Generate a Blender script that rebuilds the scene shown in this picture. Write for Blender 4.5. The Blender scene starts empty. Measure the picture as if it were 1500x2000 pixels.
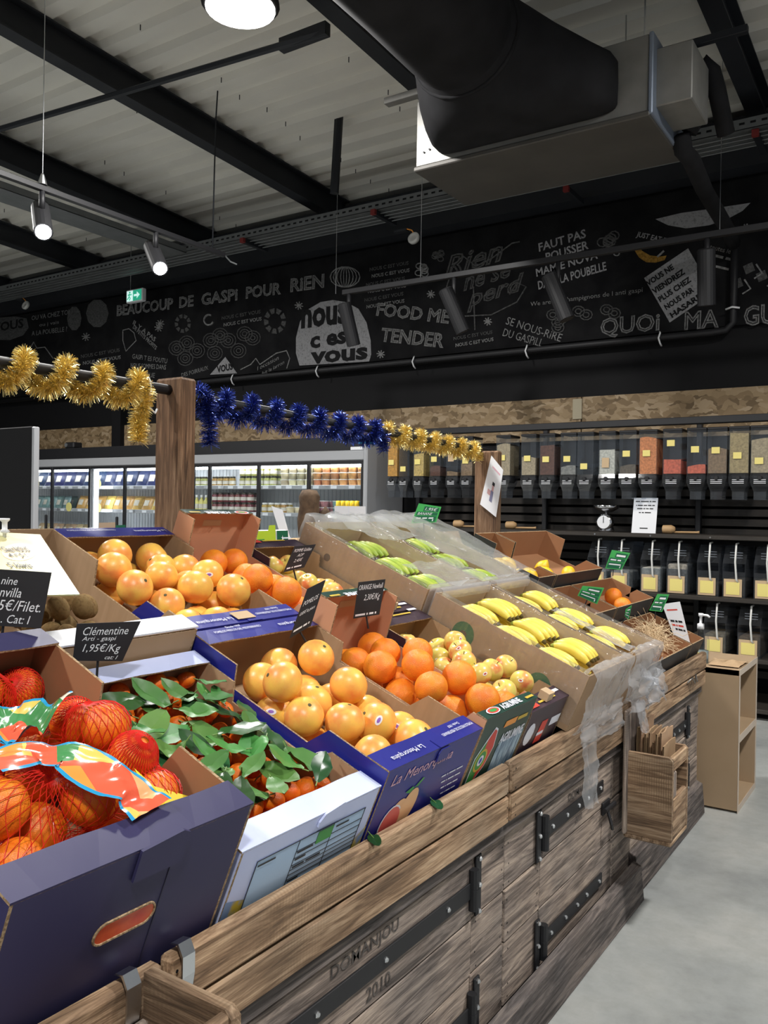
import bpy, math, random
from mathutils import Vector, Matrix, noise
R=random.Random(7)
S=bpy.context.scene; COL=S.collection
# ---------------------------------------------------------------- camera
F=1650.0; CH=1.42
yaw,pitch,roll=[math.radians(a) for a in (33.4,-0.25,0.9)]
fw=Vector((-math.sin(yaw)*math.cos(pitch),math.cos(yaw)*math.cos(pitch),math.sin(pitch)))
r0=Vector((math.cos(yaw),math.sin(yaw),0)); u0=r0.cross(fw)
rt=r0*math.cos(roll)+u0*math.sin(roll); up=-r0*math.sin(roll)+u0*math.cos(roll)
cd=bpy.data.cameras.new('camera'); cam=bpy.data.objects.new('camera',cd); COL.objects.link(cam)
m3=Matrix((rt,up,-fw)).transposed(); cam.matrix_world=Matrix.Translation((0,0,CH))@m3.to_4x4()
cd.sensor_fit='VERTICAL'; cd.sensor_height=24.0; cd.lens=24.0*F/2000; cd.clip_start=.02; cd.clip_end=200
S.camera=cam
S.cycles.transparent_max_bounces=32
# ---------------------------------------------------------------- world, lights, exposure
S.view_settings.view_transform='Standard'; S.view_settings.look='None'; S.view_settings.gamma=1
S.view_settings.use_curve_mapping=False; S.view_settings.exposure=0.22
w=bpy.data.worlds.new('world'); S.world=w; w.use_nodes=True
w.node_tree.nodes['Background'].inputs[0].default_value=(.86,.93,1,1); w.node_tree.nodes['Background'].inputs[1].default_value=.26
def area(name,loc,power,size,target=None,spread=150,color=(1,.97,.93)):
    l=bpy.data.lights.new(name,'AREA'); l.shape='DISK'; l.size=size; l.energy=power; l.color=color; l.spread=math.radians(spread)
    o=bpy.data.objects.new(name,l); COL.objects.link(o); o.location=loc
    d=(Vector(target)-Vector(loc)) if target else Vector((0,0,-1))
    o.rotation_euler=d.to_track_quat('-Z','Y').to_euler(); return o
HIGHBAY=[(-3.25,3.42),(-3.2,-.9),(.9,3.4),(.9,-.9),(-7.4,3.4),(-7.4,-.9)]
for i,(x,y) in enumerate(HIGHBAY): area('highbay_light',(x,y,4.12),115,.36,spread=170,color=(1,.98,.95))
SPOTS=[((1.0,y,3.35),(-1.45,y+.35,.95)) for y in (-.2,1.3,2.8)]
for a,b in SPOTS:
    l=bpy.data.lights.new('track_spot_light','SPOT'); l.energy=200; l.spot_size=math.radians(52); l.spot_blend=.6; l.shadow_soft_size=.05; l.color=(1,.97,.92)
    o=bpy.data.objects.new('track_spot_light',l); COL.objects.link(o); d=(Vector(b)-Vector(a)).normalized(); o.location=Vector(a)+d*.14
    o.rotation_euler=d.to_track_quat('-Z','Y').to_euler()
# ---------------------------------------------------------------- measuring helpers: a point of the photo on a real plane of the place
CO=Vector((0,0,CH))
def ray(px,py): return fw+rt*((px-750)/F)-up*((py-1000)/F)
def onX(px,py,X): d=ray(px,py); return CO+d*(X/d.x)
def onY(px,py,Y): d=ray(px,py); return CO+d*(Y/d.y)
def onZ(px,py,Z): d=ray(px,py); return CO+d*((Z-CH)/d.z)
SLA=math.radians(22); SN=Vector((math.sin(SLA),0,math.cos(SLA))); SU=Vector((-math.cos(SLA),0,math.sin(SLA))); SO=Vector((-.963,0,.735))
def sl(px,py,h):
    d=ray(px,py); t=((SO+SN*h-CO).dot(SN))/d.dot(SN); q=CO+d*t
    return ((q-SO).dot(SU),q.y)
# ---------------------------------------------------------------- mesh helpers
class MB:
    def __init__(s): s.v=[]; s.f=[]; s.mi=[]; s.m=0
    def add(s,vs,fs):
        b=len(s.v); s.v+= [tuple(v) for v in vs]; s.f+=[tuple(i+b for i in f) for f in fs]; s.mi+=[s.m]*len(fs); return s
    def box(s,x0,y0,z0,x1,y1,z1):
        x0,x1=sorted((x0,x1)); y0,y1=sorted((y0,y1)); z0,z1=sorted((z0,z1))
        return s.add([(x0,y0,z0),(x1,y0,z0),(x1,y1,z0),(x0,y1,z0),(x0,y0,z1),(x1,y0,z1),(x1,y1,z1),(x0,y1,z1)],
          [(0,3,2,1),(4,5,6,7),(0,1,5,4),(1,2,6,5),(2,3,7,6),(3,0,4,7)])
    def bbox(s,x0,y0,z0,x1,y1,z1,b=.004):
        # box with chamfered edges
        x0,x1=sorted((x0,x1)); y0,y1=sorted((y0,y1)); z0,z1=sorted((z0,z1)); b=min(b,(x1-x0)*.45,(y1-y0)*.45,(z1-z0)*.45)
        vs=[];idx={}
        for i,x in enumerate((x0,x1)):
            for j,y in enumerate((y0,y1)):
                for k,z in enumerate((z0,z1)):
                    sx,sy,sz=(1-2*i),(1-2*j),(1-2*k)
                    for a in range(3):
                        p=[x+sx*b,y+sy*b,z+sz*b]; p[a]=(x,y,z)[a]; idx[(i,j,k,a)]=len(vs); vs.append(p)
        fs=[]; I=idx
        for i in (0,1):
            q=[I[(i,0,0,0)],I[(i,1,0,0)],I[(i,1,1,0)],I[(i,0,1,0)]]; fs.append(q if i else q[::-1])
            q=[I[(0,i,0,1)],I[(0,i,1,1)],I[(1,i,1,1)],I[(1,i,0,1)]]; fs.append(q if i else q[::-1])
            q=[I[(0,0,i,2)],I[(1,0,i,2)],I[(1,1,i,2)],I[(0,1,i,2)]]; fs.append(q if i else q[::-1])
        for i in (0,1):
            for j in (0,1):
                q=[I[(i,j,0,0)],I[(i,j,0,1)],I[(i,j,1,1)],I[(i,j,1,0)]]; fs.append(q if i==j else q[::-1])
                q=[I[(i,0,j,0)],I[(i,0,j,2)],I[(i,1,j,2)],I[(i,1,j,0)]]; fs.append(q if i!=j else q[::-1])
                q=[I[(0,i,j,1)],I[(0,i,j,2)],I[(1,i,j,2)],I[(1,i,j,1)]]; fs.append(q if i==j else q[::-1])
                for k in (0,1):
                    t=[I[(i,j,k,0)],I[(i,j,k,1)],I[(i,j,k,2)]]; fs.append(t if (i+j+k)%2 else t[::-1])
        return s.add(vs,fs)
    def tube(s,path,rad,n=8,cap=True):
        path=[Vector(p) for p in path]; k=len(path)
        if not isinstance(rad,(list,tuple)): rad=[rad]*k
        vs=[];fs=[]; t0=(path[1]-path[0]).normalized(); a=t0.orthogonal().normalized()
        for i,p in enumerate(path):
            t=(path[min(i+1,k-1)]-path[max(i-1,0)]).normalized(); a=(a-t*a.dot(t)).normalized(); b=t.cross(a)
            for j in range(n):
                c=2*math.pi*j/n; vs.append(p+(a*math.cos(c)+b*math.sin(c))*rad[i])
        for i in range(k-1):
            for j in range(n): fs.append((i*n+j,i*n+(j+1)%n,(i+1)*n+(j+1)%n,(i+1)*n+j))
        if cap: fs.append(tuple(range(n))[::-1]); fs.append(tuple((k-1)*n+j for j in range(n)))
        return s.add(vs,fs)
    def lathe(s,prof,n=16,o=(0,0,0),cap=True):
        vs=[];fs=[];k=len(prof); o=Vector(o)
        for r,z in prof:
            for j in range(n):
                c=2*math.pi*j/n; vs.append(o+Vector((r*math.cos(c),r*math.sin(c),z)))
        for i in range(k-1):
            for j in range(n): fs.append((i*n+j,i*n+(j+1)%n,(i+1)*n+(j+1)%n,(i+1)*n+j))
        if cap: fs.append(tuple(range(n))[::-1]); fs.append(tuple((k-1)*n+j for j in range(n)))
        return s.add(vs,fs)
    def prism(s,poly,o,ax,ay,az,t):
        # polygon (2D, ccw in ax,ay) extruded t along az
        o,ax,ay,az=Vector(o),Vector(ax),Vector(ay),Vector(az); n=len(poly)
        vs=[o+ax*a+ay*b for a,b in poly]+[o+ax*a+ay*b+az*t for a,b in poly]
        fs=[tuple(range(n))[::-1],tuple(range(n,2*n))]+[(i,(i+1)%n,n+(i+1)%n,n+i) for i in range(n)]
        return s.add(vs,fs)
    def grid(s,fn,nu,nv,wrap=False):
        vs=[fn(i/nu,j/nv) for j in range(nv+1) for i in range(nu+1)]; k=nu+1
        return s.add(vs,[(j*k+i,j*k+i+1,(j+1)*k+i+1,(j+1)*k+i) for j in range(nv) for i in range(nu)])
    def xf(s,M):
        s.v=[tuple(M@Vector(v)) for v in s.v]; return s
    def mesh(s,name,mats,smooth=False):
        me=bpy.data.meshes.new(name); me.from_pydata(s.v,[],s.f)
        for m in (mats if isinstance(mats,(list,tuple)) else [mats]): me.materials.append(m)
        if any(s.mi): me.polygons.foreach_set('material_index',s.mi)
        if smooth: me.polygons.foreach_set('use_smooth',[True]*len(s.f))
        me.update(); return me
    def build(s,name,mats,parent=None,smooth=False,loc=None,rot=None):
        return ob(name,s.mesh(name,mats,smooth),parent,loc,rot)
def ob(name,me,parent=None,loc=None,rot=None,scale=None):
    o=bpy.data.objects.new(name,me); COL.objects.link(o)
    if parent: o.parent=parent
    if loc is not None: o.location=loc
    if rot is not None: o.rotation_euler=rot
    if scale is not None: o.scale=(scale,)*3 if isinstance(scale,(int,float)) else scale
    return o
def tag(o,label,cat,group=None):
    o['label']=label; o['category']=cat
    if group: o['group']=group
    return o
def thing(name,label,cat,loc=(0,0,0),rot=(0,0,0),group=None):
    return tag(ob(name,None,None,loc,rot),label,cat,group)
def struct(o): o['kind']='structure'; return o
# ---------------------------------------------------------------- lettering (flat print and chalk)
def text_geo(s,w,h,shear=0,outline=0,space=1.0,bold=0):
    if s[0]=='~': # print too small to read in the photo: word-length strokes
        ws=s[1:].split(); tot=sum(len(a) for a in ws)+len(ws)-1; vs=[];fs=[];x=0
        for a in ws:
            k=len(vs); x0=w*x/tot; x1=w*(x+len(a))/tot; vs+=[(x0,h*.2,0),(x1,h*.2,0),(x1,h*.75,0),(x0,h*.75,0)]; fs.append((k,k+1,k+2,k+3)); x+=len(a)+1
        return vs,fs
    c=bpy.data.curves.new('t','FONT'); c.body=s; c.size=1; c.shear=shear; c.space_character=space; c.resolution_u=2
    if outline: c.fill_mode='NONE'; c.bevel_depth=outline; c.bevel_resolution=0
    elif bold: c.offset=bold
    o=bpy.data.objects.new('t',c); me=bpy.data.meshes.new_from_object(o)
    vs=[v.co.copy() for v in me.vertices]; fs=[tuple(p.vertices) for p in me.polygons]
    bpy.data.objects.remove(o); bpy.data.curves.remove(c); bpy.data.meshes.remove(me)
    if not vs: return [],[]
    x0=min(v.x for v in vs); x1=max(v.x for v in vs); y0=min(v.y for v in vs); y1=max(v.y for v in vs)
    kx=w/(x1-x0); ky=(h/(y1-y0)) if h else kx
    return [((v.x-x0)*kx,(v.y-y0)*ky,v.z*min(kx,ky)) for v in vs],fs
def write(name,s,o,r,u,w,h,mt,parent=None,shear=0,outline=0,lift=.0012,space=1.0,bold=0,mb=None):
    vs,fs=text_geo(s,w,h,shear,outline,space,bold); o,r,u=Vector(o),Vector(r).normalized(),Vector(u); u=u.normalized(); n=r.cross(u).normalized()
    if not vs: return None
    pts=[o+r*a+u*b+n*(lift+c) for a,b,c in vs]
    if mb is not None: mb.add(pts,fs); return mb
    return MB().add(pts,fs).build(name,mt,parent)
def wall_write(name,s,pl,pr,hp,Y,mt,parent,**k):
    # baseline from pixel pl to pixel pr on the plane Y, cap height hp pixels
    a=onY(*pl,Y); b=onY(*pr,Y); c=onY(pl[0],pl[1]-hp,Y); r=(b-a)
    rn=r.normalized(); return write(name,s,a,r,Vector((-rn.z,0,rn.x)),r.length,(c-a).length,mt,parent,**k)
# ---------------------------------------------------------------- materials
class NT:
    def __init__(s,name):
        s.m=bpy.data.materials.new(name); s.m.use_nodes=True; s.t=s.m.node_tree; s.n=s.t.nodes; s.b=s.n['Principled BSDF']; s.out=s.n['Material Output']
    def new(s,t,**k):
        n=s.n.new(t)
        for a,b in k.items():
            if a in n.inputs: n.inputs[a].default_value=b
            else: setattr(n,a,b)
        return n
    def l(s,a,b): s.t.links.new(a,b)
def c4(c): return (c[0],c[1],c[2],1)
def coords(t,stretch=(1,1,1),rot=(0,0,0),rnd=True):
    tc=t.new('ShaderNodeTexCoord'); mp=t.new('ShaderNodeMapping'); mp.inputs['Scale'].default_value=stretch; mp.inputs['Rotation'].default_value=rot
    t.l(tc.outputs['Object'],mp.inputs['Vector'])
    if rnd:
        oi=t.new('ShaderNodeObjectInfo'); mu=t.new('ShaderNodeMath',operation='MULTIPLY'); mu.inputs[1].default_value=37
        t.l(oi.outputs['Random'],mu.inputs[0]); cb=t.new('ShaderNodeCombineXYZ')
        for i in range(3): t.l(mu.outputs[0],cb.inputs[i])
        t.l(cb.outputs[0],mp.inputs['Location'])
    return mp.outputs['Vector']
def ramp(t,fac,stops):
    r=t.new('ShaderNodeValToRGB'); e=r.color_ramp.elements
    e[0].position,e[0].color=stops[0][0],c4(stops[0][1]); e[1].position,e[1].color=stops[-1][0],c4(stops[-1][1])
    for p,c in stops[1:-1]: x=e.new(p); x.color=c4(c)
    t.l(fac,r.inputs[0]); return r.outputs[0]
def pm(name,c1,c2=None,scale=6,rough=.5,metal=0,spec=.5,bump=0,bscale=60,stretch=(1,1,1),coat=0,detail=4,lo=.3,hi=.7,var=0,trans=0,alpha=None,emit=None,es=0,sub=0,subr=(.01,.004,.002)):
    t=NT(name); b=t.b; b.inputs['Roughness'].default_value=rough; b.inputs['Metallic'].default_value=metal; b.inputs['Specular IOR Level'].default_value=spec
    b.inputs['Base Color'].default_value=c4(c1); b.inputs['Coat Weight'].default_value=coat; b.inputs['Coat Roughness'].default_value=.15
    if sub: b.inputs['Subsurface Weight'].default_value=sub; b.inputs['Subsurface Radius'].default_value=(1,.4,.15); b.inputs['Subsurface Scale'].default_value=.006
    if trans: b.inputs['Transmission Weight'].default_value=trans
    if emit: b.inputs['Emission Color'].default_value=c4(emit); b.inputs['Emission Strength'].default_value=es
    vec=None; col=None
    if c2 is not None:
        vec=coords(t,stretch); nz=t.new('ShaderNodeTexNoise',Scale=scale,Detail=detail); t.l(vec,nz.inputs['Vector'])
        col=ramp(t,nz.outputs['Fac'],[(lo,c1),(hi,c2)])
    if var:
        oi=t.new('ShaderNodeObjectInfo'); hs=t.new('ShaderNodeHueSaturation'); 
        if col is not None: t.l(col,hs.inputs['Color'])
        else: hs.inputs['Color'].default_value=c4(c1)
        mr=t.new('ShaderNodeMapRange'); mr.inputs[3].default_value=1-var; mr.inputs[4].default_value=1+var; t.l(oi.outputs['Random'],mr.inputs[0]); t.l(mr.outputs[0],hs.inputs['Value'])
        mr2=t.new('ShaderNodeMapRange'); mr2.inputs[3].default_value=.5-var*.08; mr2.inputs[4].default_value=.5+var*.08
        fr=t.new('ShaderNodeMath',operation='FRACT'); mm=t.new('ShaderNodeMath',operation='MULTIPLY'); mm.inputs[1].default_value=17.3; t.l(oi.outputs['Random'],mm.inputs[0]); t.l(mm.outputs[0],fr.inputs[0]); t.l(fr.outputs[0],mr2.inputs[0]); t.l(mr2.outputs[0],hs.inputs['Hue'])
        col=hs.outputs[0]
    if col is not None: t.l(col,b.inputs['Base Color'])
    if bump:
        v=coords(t,stretch,rnd=False); nz=t.new('ShaderNodeTexNoise',Scale=bscale,Detail=3); t.l(v,nz.inputs['Vector'])
        bp=t.new('ShaderNodeBump',Strength=bump,Distance=.004); t.l(nz.outputs['Fac'],bp.inputs['Height']); t.l(bp.outputs[0],b.inputs['Normal'])
    return t.m
def woodm(name,cols,axis=1,rough=.75,saw=.25,grain=1.0):
    t=NT(name); b=t.b; b.inputs['Roughness'].default_value=rough; b.inputs['Specular IOR Level'].default_value=.3
    st=[20,20,20]; st[axis]=1.3; v=coords(t,st)
    n1=t.new('ShaderNodeTexNoise',Scale=2.6*grain,Detail=7,Roughness=.62,Distortion=1.1); t.l(v,n1.inputs['Vector'])
    c=ramp(t,n1.outputs['Fac'],[(.28,cols[0]),(.45,cols[1]),(.56,cols[2]),(.72,cols[3])])
    v2=coords(t,[x*3 for x in st]); n2=t.new('ShaderNodeTexNoise',Scale=5,Detail=4); t.l(v2,n2.inputs['Vector'])
    mx=t.new('ShaderNodeMix',data_type='RGBA',blend_type='MULTIPLY'); mx.inputs[0].default_value=.55
    g=ramp(t,n2.outputs['Fac'],[(.3,(.45,.42,.4)),(.62,(1,1,1))]); t.l(c,mx.inputs[6]); t.l(g,mx.inputs[7]); col=mx.outputs[2]
    # large weathering patches
    v3=coords(t,(1.5,1.5,1.5)); n3=t.new('ShaderNodeTexNoise',Scale=2.2,Detail=3); t.l(v3,n3.inputs['Vector'])
    mx2=t.new('ShaderNodeMix',data_type='RGBA',blend_type='MULTIPLY'); mx2.inputs[0].default_value=.6
    g2=ramp(t,n3.outputs['Fac'],[(.35,(.55,.56,.6)),(.6,(1.12,1.05,1))]); t.l(col,mx2.inputs[6]); t.l(g2,mx2.inputs[7]); col=mx2.outputs[2]
    if saw:
        sv=coords(t,(1,1,1)); wv=t.new('ShaderNodeTexWave',wave_type='BANDS',bands_direction='XYZ'[axis],Scale=38,Distortion=2.2,Detail=1); t.l(sv,wv.inputs['Vector'])
        n4=t.new('ShaderNodeTexNoise',Scale=3.5,Detail=2); t.l(sv,n4.inputs['Vector'])
        mm=t.new('ShaderNodeMath',operation='MULTIPLY'); r2=t.new('ShaderNodeMapRange'); r2.inputs[1].default_value=.5; r2.inputs[2].default_value=.65; t.l(n4.outputs['Fac'],r2.inputs[0])
        r3=t.new('ShaderNodeMath',operation='MULTIPLY'); r3.inputs[1].default_value=saw; t.l(r2.outputs[0],mm.inputs[0]); t.l(wv.outputs['Fac'],mm.inputs[1]); t.l(mm.outputs[0],r3.inputs[0])
        mx3=t.new('ShaderNodeMix',data_type='RGBA',blend_type='MIX'); t.l(r3.outputs[0],mx3.inputs[0]); t.l(col,mx3.inputs[6]); mx3.inputs[7].default_value=(.13,.085,.05,1); col=mx3.outputs[2]
    t.l(col,b.inputs['Base Color'])
    bp=t.new('ShaderNodeBump',Strength=.35,Distance=.003); t.l(n2.outputs['Fac'],bp.inputs['Height']); t.l(bp.outputs[0],b.inputs['Normal'])
    return t.m
def film(name,tint=(1,1,1),gloss=.12,haze=.1,rough=.12,bump=.5,bscale=25,hazecol=(.9,.93,.97)):
    t=NT(name); t.n.remove(t.b); tr=t.new('ShaderNodeBsdfTransparent'); tr.inputs[0].default_value=c4(tint)
    gl=t.new('ShaderNodeBsdfGlossy',Roughness=rough); df=t.new('ShaderNodeBsdfTranslucent'); df.inputs[0].default_value=c4(hazecol); d2=t.new('ShaderNodeBsdfDiffuse'); d2.inputs[0].default_value=c4(hazecol)
    a=t.new('ShaderNodeMixShader'); a.inputs[0].default_value=.5; t.l(df.outputs[0],a.inputs[1]); t.l(d2.outputs[0],a.inputs[2])
    m=t.new('ShaderNodeMixShader'); m.inputs[0].default_value=haze; t.l(tr.outputs[0],m.inputs[1]); t.l(a.outputs[0],m.inputs[2])
    k=t.new('ShaderNodeMixShader'); lw=t.new('ShaderNodeLayerWeight',Blend=.5); pw=t.new('ShaderNodeMath',operation='POWER'); pw.inputs[1].default_value=4; t.l(lw.outputs['Facing'],pw.inputs[0]); ad=t.new('ShaderNodeMath',operation='MULTIPLY_ADD'); ad.inputs[1].default_value=.45; ad.inputs[2].default_value=gloss; t.l(pw.outputs[0],ad.inputs[0])
    t.l(ad.outputs[0],k.inputs[0]); t.l(m.outputs[0],k.inputs[1]); t.l(gl.outputs[0],k.inputs[2]); t.l(k.outputs[0],t.out.inputs['Surface'])
    if bump:
        v=coords(t,(1,1,1)); nz=t.new('ShaderNodeTexNoise',Scale=bscale,Detail=3,Distortion=1.5); t.l(v,nz.inputs['Vector'])
        bp=t.new('ShaderNodeBump',Strength=bump,Distance=.01); t.l(nz.outputs['Fac'],bp.inputs['Height']); t.l(bp.outputs[0],gl.inputs['Normal'])
    return t.m
M={}
BR=[(.07,.048,.032),(.27,.175,.105),(.46,.32,.2),(.6,.45,.3)]
GR=[(.06,.05,.045),(.23,.19,.165),(.41,.34,.285),(.58,.48,.385)]
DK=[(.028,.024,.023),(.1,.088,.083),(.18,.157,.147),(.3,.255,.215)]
M['wood_y']=woodm('reclaimed_wood_brown',BR,1); M['wood_z']=woodm('reclaimed_wood_post',[(.05,.03,.018),(.15,.085,.048),(.235,.14,.08),(.34,.22,.135)],2,saw=.12); M['wood_x']=woodm('reclaimed_wood_across',BR,0,saw=.8)
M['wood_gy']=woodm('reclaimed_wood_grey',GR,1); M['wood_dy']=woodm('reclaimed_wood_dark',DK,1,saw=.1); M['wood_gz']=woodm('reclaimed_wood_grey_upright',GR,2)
M['black']=pm('black_paint',(.006,.006,.007),rough=.75,spec=.25); M['blackm']=pm('black_metal',(.01,.01,.012),rough=.55,spec=.5)
M['steel_dark']=pm('dark_painted_steel',(.013,.015,.019),(.02,.022,.027),3,rough=.6,spec=.35); M['zinc']=pm('zinc_bolt',(.62,.64,.66),rough=.28,metal=1)
M['galv']=pm('galvanised_sheet',(.2,.197,.185),(.25,.245,.23),9,rough=.5,metal=.35,bump=.05); M['galv_dk']=pm('grey_tray_metal',(.16,.17,.175),(.2,.21,.215),9,rough=.55,metal=.5)
M['deck']=pm('white_steel_deck',(.66,.64,.59),(.72,.7,.64),2,rough=.6,spec=.35,metal=.1); M['fabric']=pm('black_duct_fabric',(.012,.012,.013),(.02,.02,.022),6,rough=.9,spec=.15)
M['kraft']=pm('kraft_cardboard',(.36,.235,.135),(.41,.27,.16),5,rough=.85,spec=.2,bump=.12,bscale=9,stretch=(14,1,1)); M['kraft_red']=pm('reddish_cardboard_inside',(.32,.155,.075),(.36,.18,.09),4,rough=.8,spec=.2)
M['kraft_lt']=pm('pale_cardboard',(.5,.36,.22),(.55,.4,.26),5,rough=.85,spec=.2,bump=.1,bscale=12); M['edge']=pm('cut_cardboard_edge',(.42,.3,.18),(.24,.16,.09),220,rough=.9,spec=.1,lo=.45,hi=.55,detail=1)
M['pinkin']=pm('pinkish_cardboard_inside',(.56,.28,.16),(.6,.31,.18),4,rough=.8,spec=.2)
M['navy']=pm('navy_printed_card',(.014,.018,.2),(.018,.022,.235),6,rough=.42,coat=.15); M['purple']=pm('dark_purple_card',(.032,.03,.085),(.04,.036,.1),5,rough=.5,spec=.35)
M['bluewhite']=pm('pale_blue_printed_card',(.52,.58,.86),(.6,.66,.9),5,rough=.5); M['greencard']=pm('dark_green_printed_card',(.012,.045,.032),(.018,.06,.042),5,rough=.42,coat=.15); M['plumcard']=pm('dark_plum_printed_card',(.03,.018,.032),(.045,.026,.045),6,rough=.42,coat=.15)
M['blackcard']=pm('black_printed_card',(.018,.018,.02),(.03,.03,.032),5,rough=.55); M['white']=pm('white_paper',(.82,.83,.86),rough=.6); M['whiteprint']=pm('white_print',(.78,.8,.88),rough=.5); M['whitepl']=pm('white_plastic',(.8,.81,.83),rough=.35)
M['yellowprint']=pm('gold_print',(.6,.42,.05),rough=.5); M['redprint']=pm('red_print',(.65,.06,.04),rough=.5); M['pinkprint']=pm('pink_print',(.72,.42,.5),rough=.5); M['greenprint']=pm('green_print',(.05,.3,.06),rough=.5); M['blackprint']=pm('black_print',(.01,.01,.012),rough=.5); M['blueprint']=pm('blue_print',(.03,.1,.45),rough=.5)
M['limecard']=pm('lime_printed_card',(.5,.68,.03),rough=.5); M['lightblue']=pm('pale_blue_label',(.42,.58,.78),rough=.5); M['orangeprint']=pm('orange_print',(.85,.33,.05),rough=.45); M['grapeprint']=pm('grapefruit_print',(.7,.12,.1),rough=.45); M['peachprint']=pm('peach_print',(.85,.5,.26),rough=.45)
M['slate']=pm('black_slate_card',(.012,.012,.014),(.02,.02,.022),9,rough=.45); M['chalk']=pm('chalk_marker',(.78,.8,.82),rough=.9,spec=.1)
M['greensign']=pm('bright_green_sign',(.06,.42,.1),rough=.35); M['greensign_d']=pm('dark_green_sign_panel',(.012,.13,.06),rough=.35)
def chalkm(name,c,lo,hi,sc):
    t=NT(name); v=coords(t,(1,1,1)); nz=t.new('ShaderNodeTexNoise',Scale=sc,Detail=5,Roughness=.8); t.l(v,nz.inputs['Vector'])
    t.l(ramp(t,nz.outputs['Fac'],[(lo,[x*.35 for x in c]),(hi,c)]),t.b.inputs['Base Color']); t.b.inputs['Roughness'].default_value=.95; t.b.inputs['Specular IOR Level'].default_value=.05; return t.m
M['wchalk']=chalkm('wall_chalk',(.3,.3,.3),.36,.6,60); M['wchalk_dim']=chalkm('faint_wall_chalk',(.13,.13,.13),.38,.62,60); M['wchalk_y']=chalkm('ochre_wall_chalk',(.34,.19,.04),.36,.6,60); M['wchalk_b']=chalkm('white_wall_paint',(.3,.3,.31),.3,.5,50)
# ================================================================ THE SETTING
t=NT('polished_concrete'); v=coords(t,(1,1,1),rnd=False)
n1=t.new('ShaderNodeTexNoise',Scale=1.3,Detail=6,Roughness=.6); n2=t.new('ShaderNodeTexNoise',Scale=14,Detail=6,Roughness=.7)
t.l(v,n1.inputs['Vector']); t.l(v,n2.inputs['Vector'])
mx=t.new('ShaderNodeMix',data_type='RGBA',blend_type='MULTIPLY'); mx.inputs[0].default_value=.5
t.l(ramp(t,n1.outputs['Fac'],[(.32,(.27,.285,.285)),(.5,(.38,.395,.385)),(.68,(.47,.47,.445))]),mx.inputs[6]); t.l(ramp(t,n2.outputs['Fac'],[(.3,(.7,.7,.68)),(.6,(1,1,1))]),mx.inputs[7])
t.l(mx.outputs[2],t.b.inputs['Base Color']); t.b.inputs['Roughness'].default_value=.38; t.b.inputs['Specular IOR Level'].default_value=.45; M['floor']=t.m
struct(MB().box(-13,-6,-.1,6,7.2,0).build('floor',M['floor']))
struct(MB().box(-13,6.9,0,6,7.1,5.2).build('wall_back',M['black']))
struct(MB().box(-13.2,-6,0,-13,7.1,5.6).build('wall_left',M['black']))
# roof deck: trapezoidal sheet, ribs along X, falling towards the back wall
RS=.045
def roofz(y): return 4.44+RS*(6.8-y)
P=.245; prof=[]
y=-6.0
while y<7.1:
    prof+=[(y,0),(y+.10,0),(y+.125,.045),(y+.22,.045)]; y+=P
mb=MB(); vs=[]
for X in (-13,6):
    for (yy,dz) in prof: vs.append((X,yy,roofz(yy)+dz))
k=len(prof); mb.add(vs,[(i,i+1,k+i+1,k+i) for i in range(k-1)])
vs2=[(x,y,z+.06) for x,y,z in vs]; mb.add(vs2,[(k+i,k+i+1,i+1,i) for i in range(k-1)])
deck=struct(mb.build('ceiling',M['deck']))
mb=MB()
for X in [-13+.95*i for i in range(18)]:
    for j in range(0,26):
        yy=1.0+j*P+.05; xx=X+R.uniform(-.05,.05)
        if R.random()<.5: mb.box(xx-.0025,yy-.0025,roofz(yy)-.035,xx+.0025,yy+.0025,roofz(yy)+.002)
o=mb.build('deck_screws',M['steel_dark'],deck); o['kind']='stuff'
# purlins: I-beams running to the back wall
def ibeam(x,h=.22,wd=.12,y0=-6,y1=6.75):
    mb=MB()
    def seg(xa,xb,za,zb):
        vs=[]
        for yy in (y0,y1):
            z=roofz(yy)-.004
            vs+=[(xa,yy,z-h+za),(xb,yy,z-h+za),(xb,yy,z-h+zb),(xa,yy,z-h+zb)]
        mb.add(vs,[(0,1,2,3),(7,6,5,4),(0,4,5,1),(1,5,6,2),(2,6,7,3),(3,7,4,0)])
    seg(x-wd/2,x+wd/2,0,.012); seg(x-wd/2,x+wd/2,h-.012,h); seg(x-.005,x+.005,.012,h-.012)
    return mb
BX=[-10.6,-8.68,-6.78,-4.97,-3.05,-1.13,.8,2.7]
lab={-6.78:'dark steel roof beam above the two lit track spotlights',-4.97:'dark steel roof beam crossed by the thin cross tie rod',-3.05:'dark steel roof beam above the fabric air duct',-1.13:'dark steel roof beam beside the black insulated pipes'}
for x in BX:
    tag(ibeam(x).build('roof_beam',M['steel_dark']),lab.get(x,'dark steel roof beam'),'beam','roof beams')
mb=MB()
tag(MB().box(-13,6.7,4.0,6,6.885,4.38).build('eave_beam',M['steel_dark']),'long dark steel beam along the top of the back wall','beam')
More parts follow.
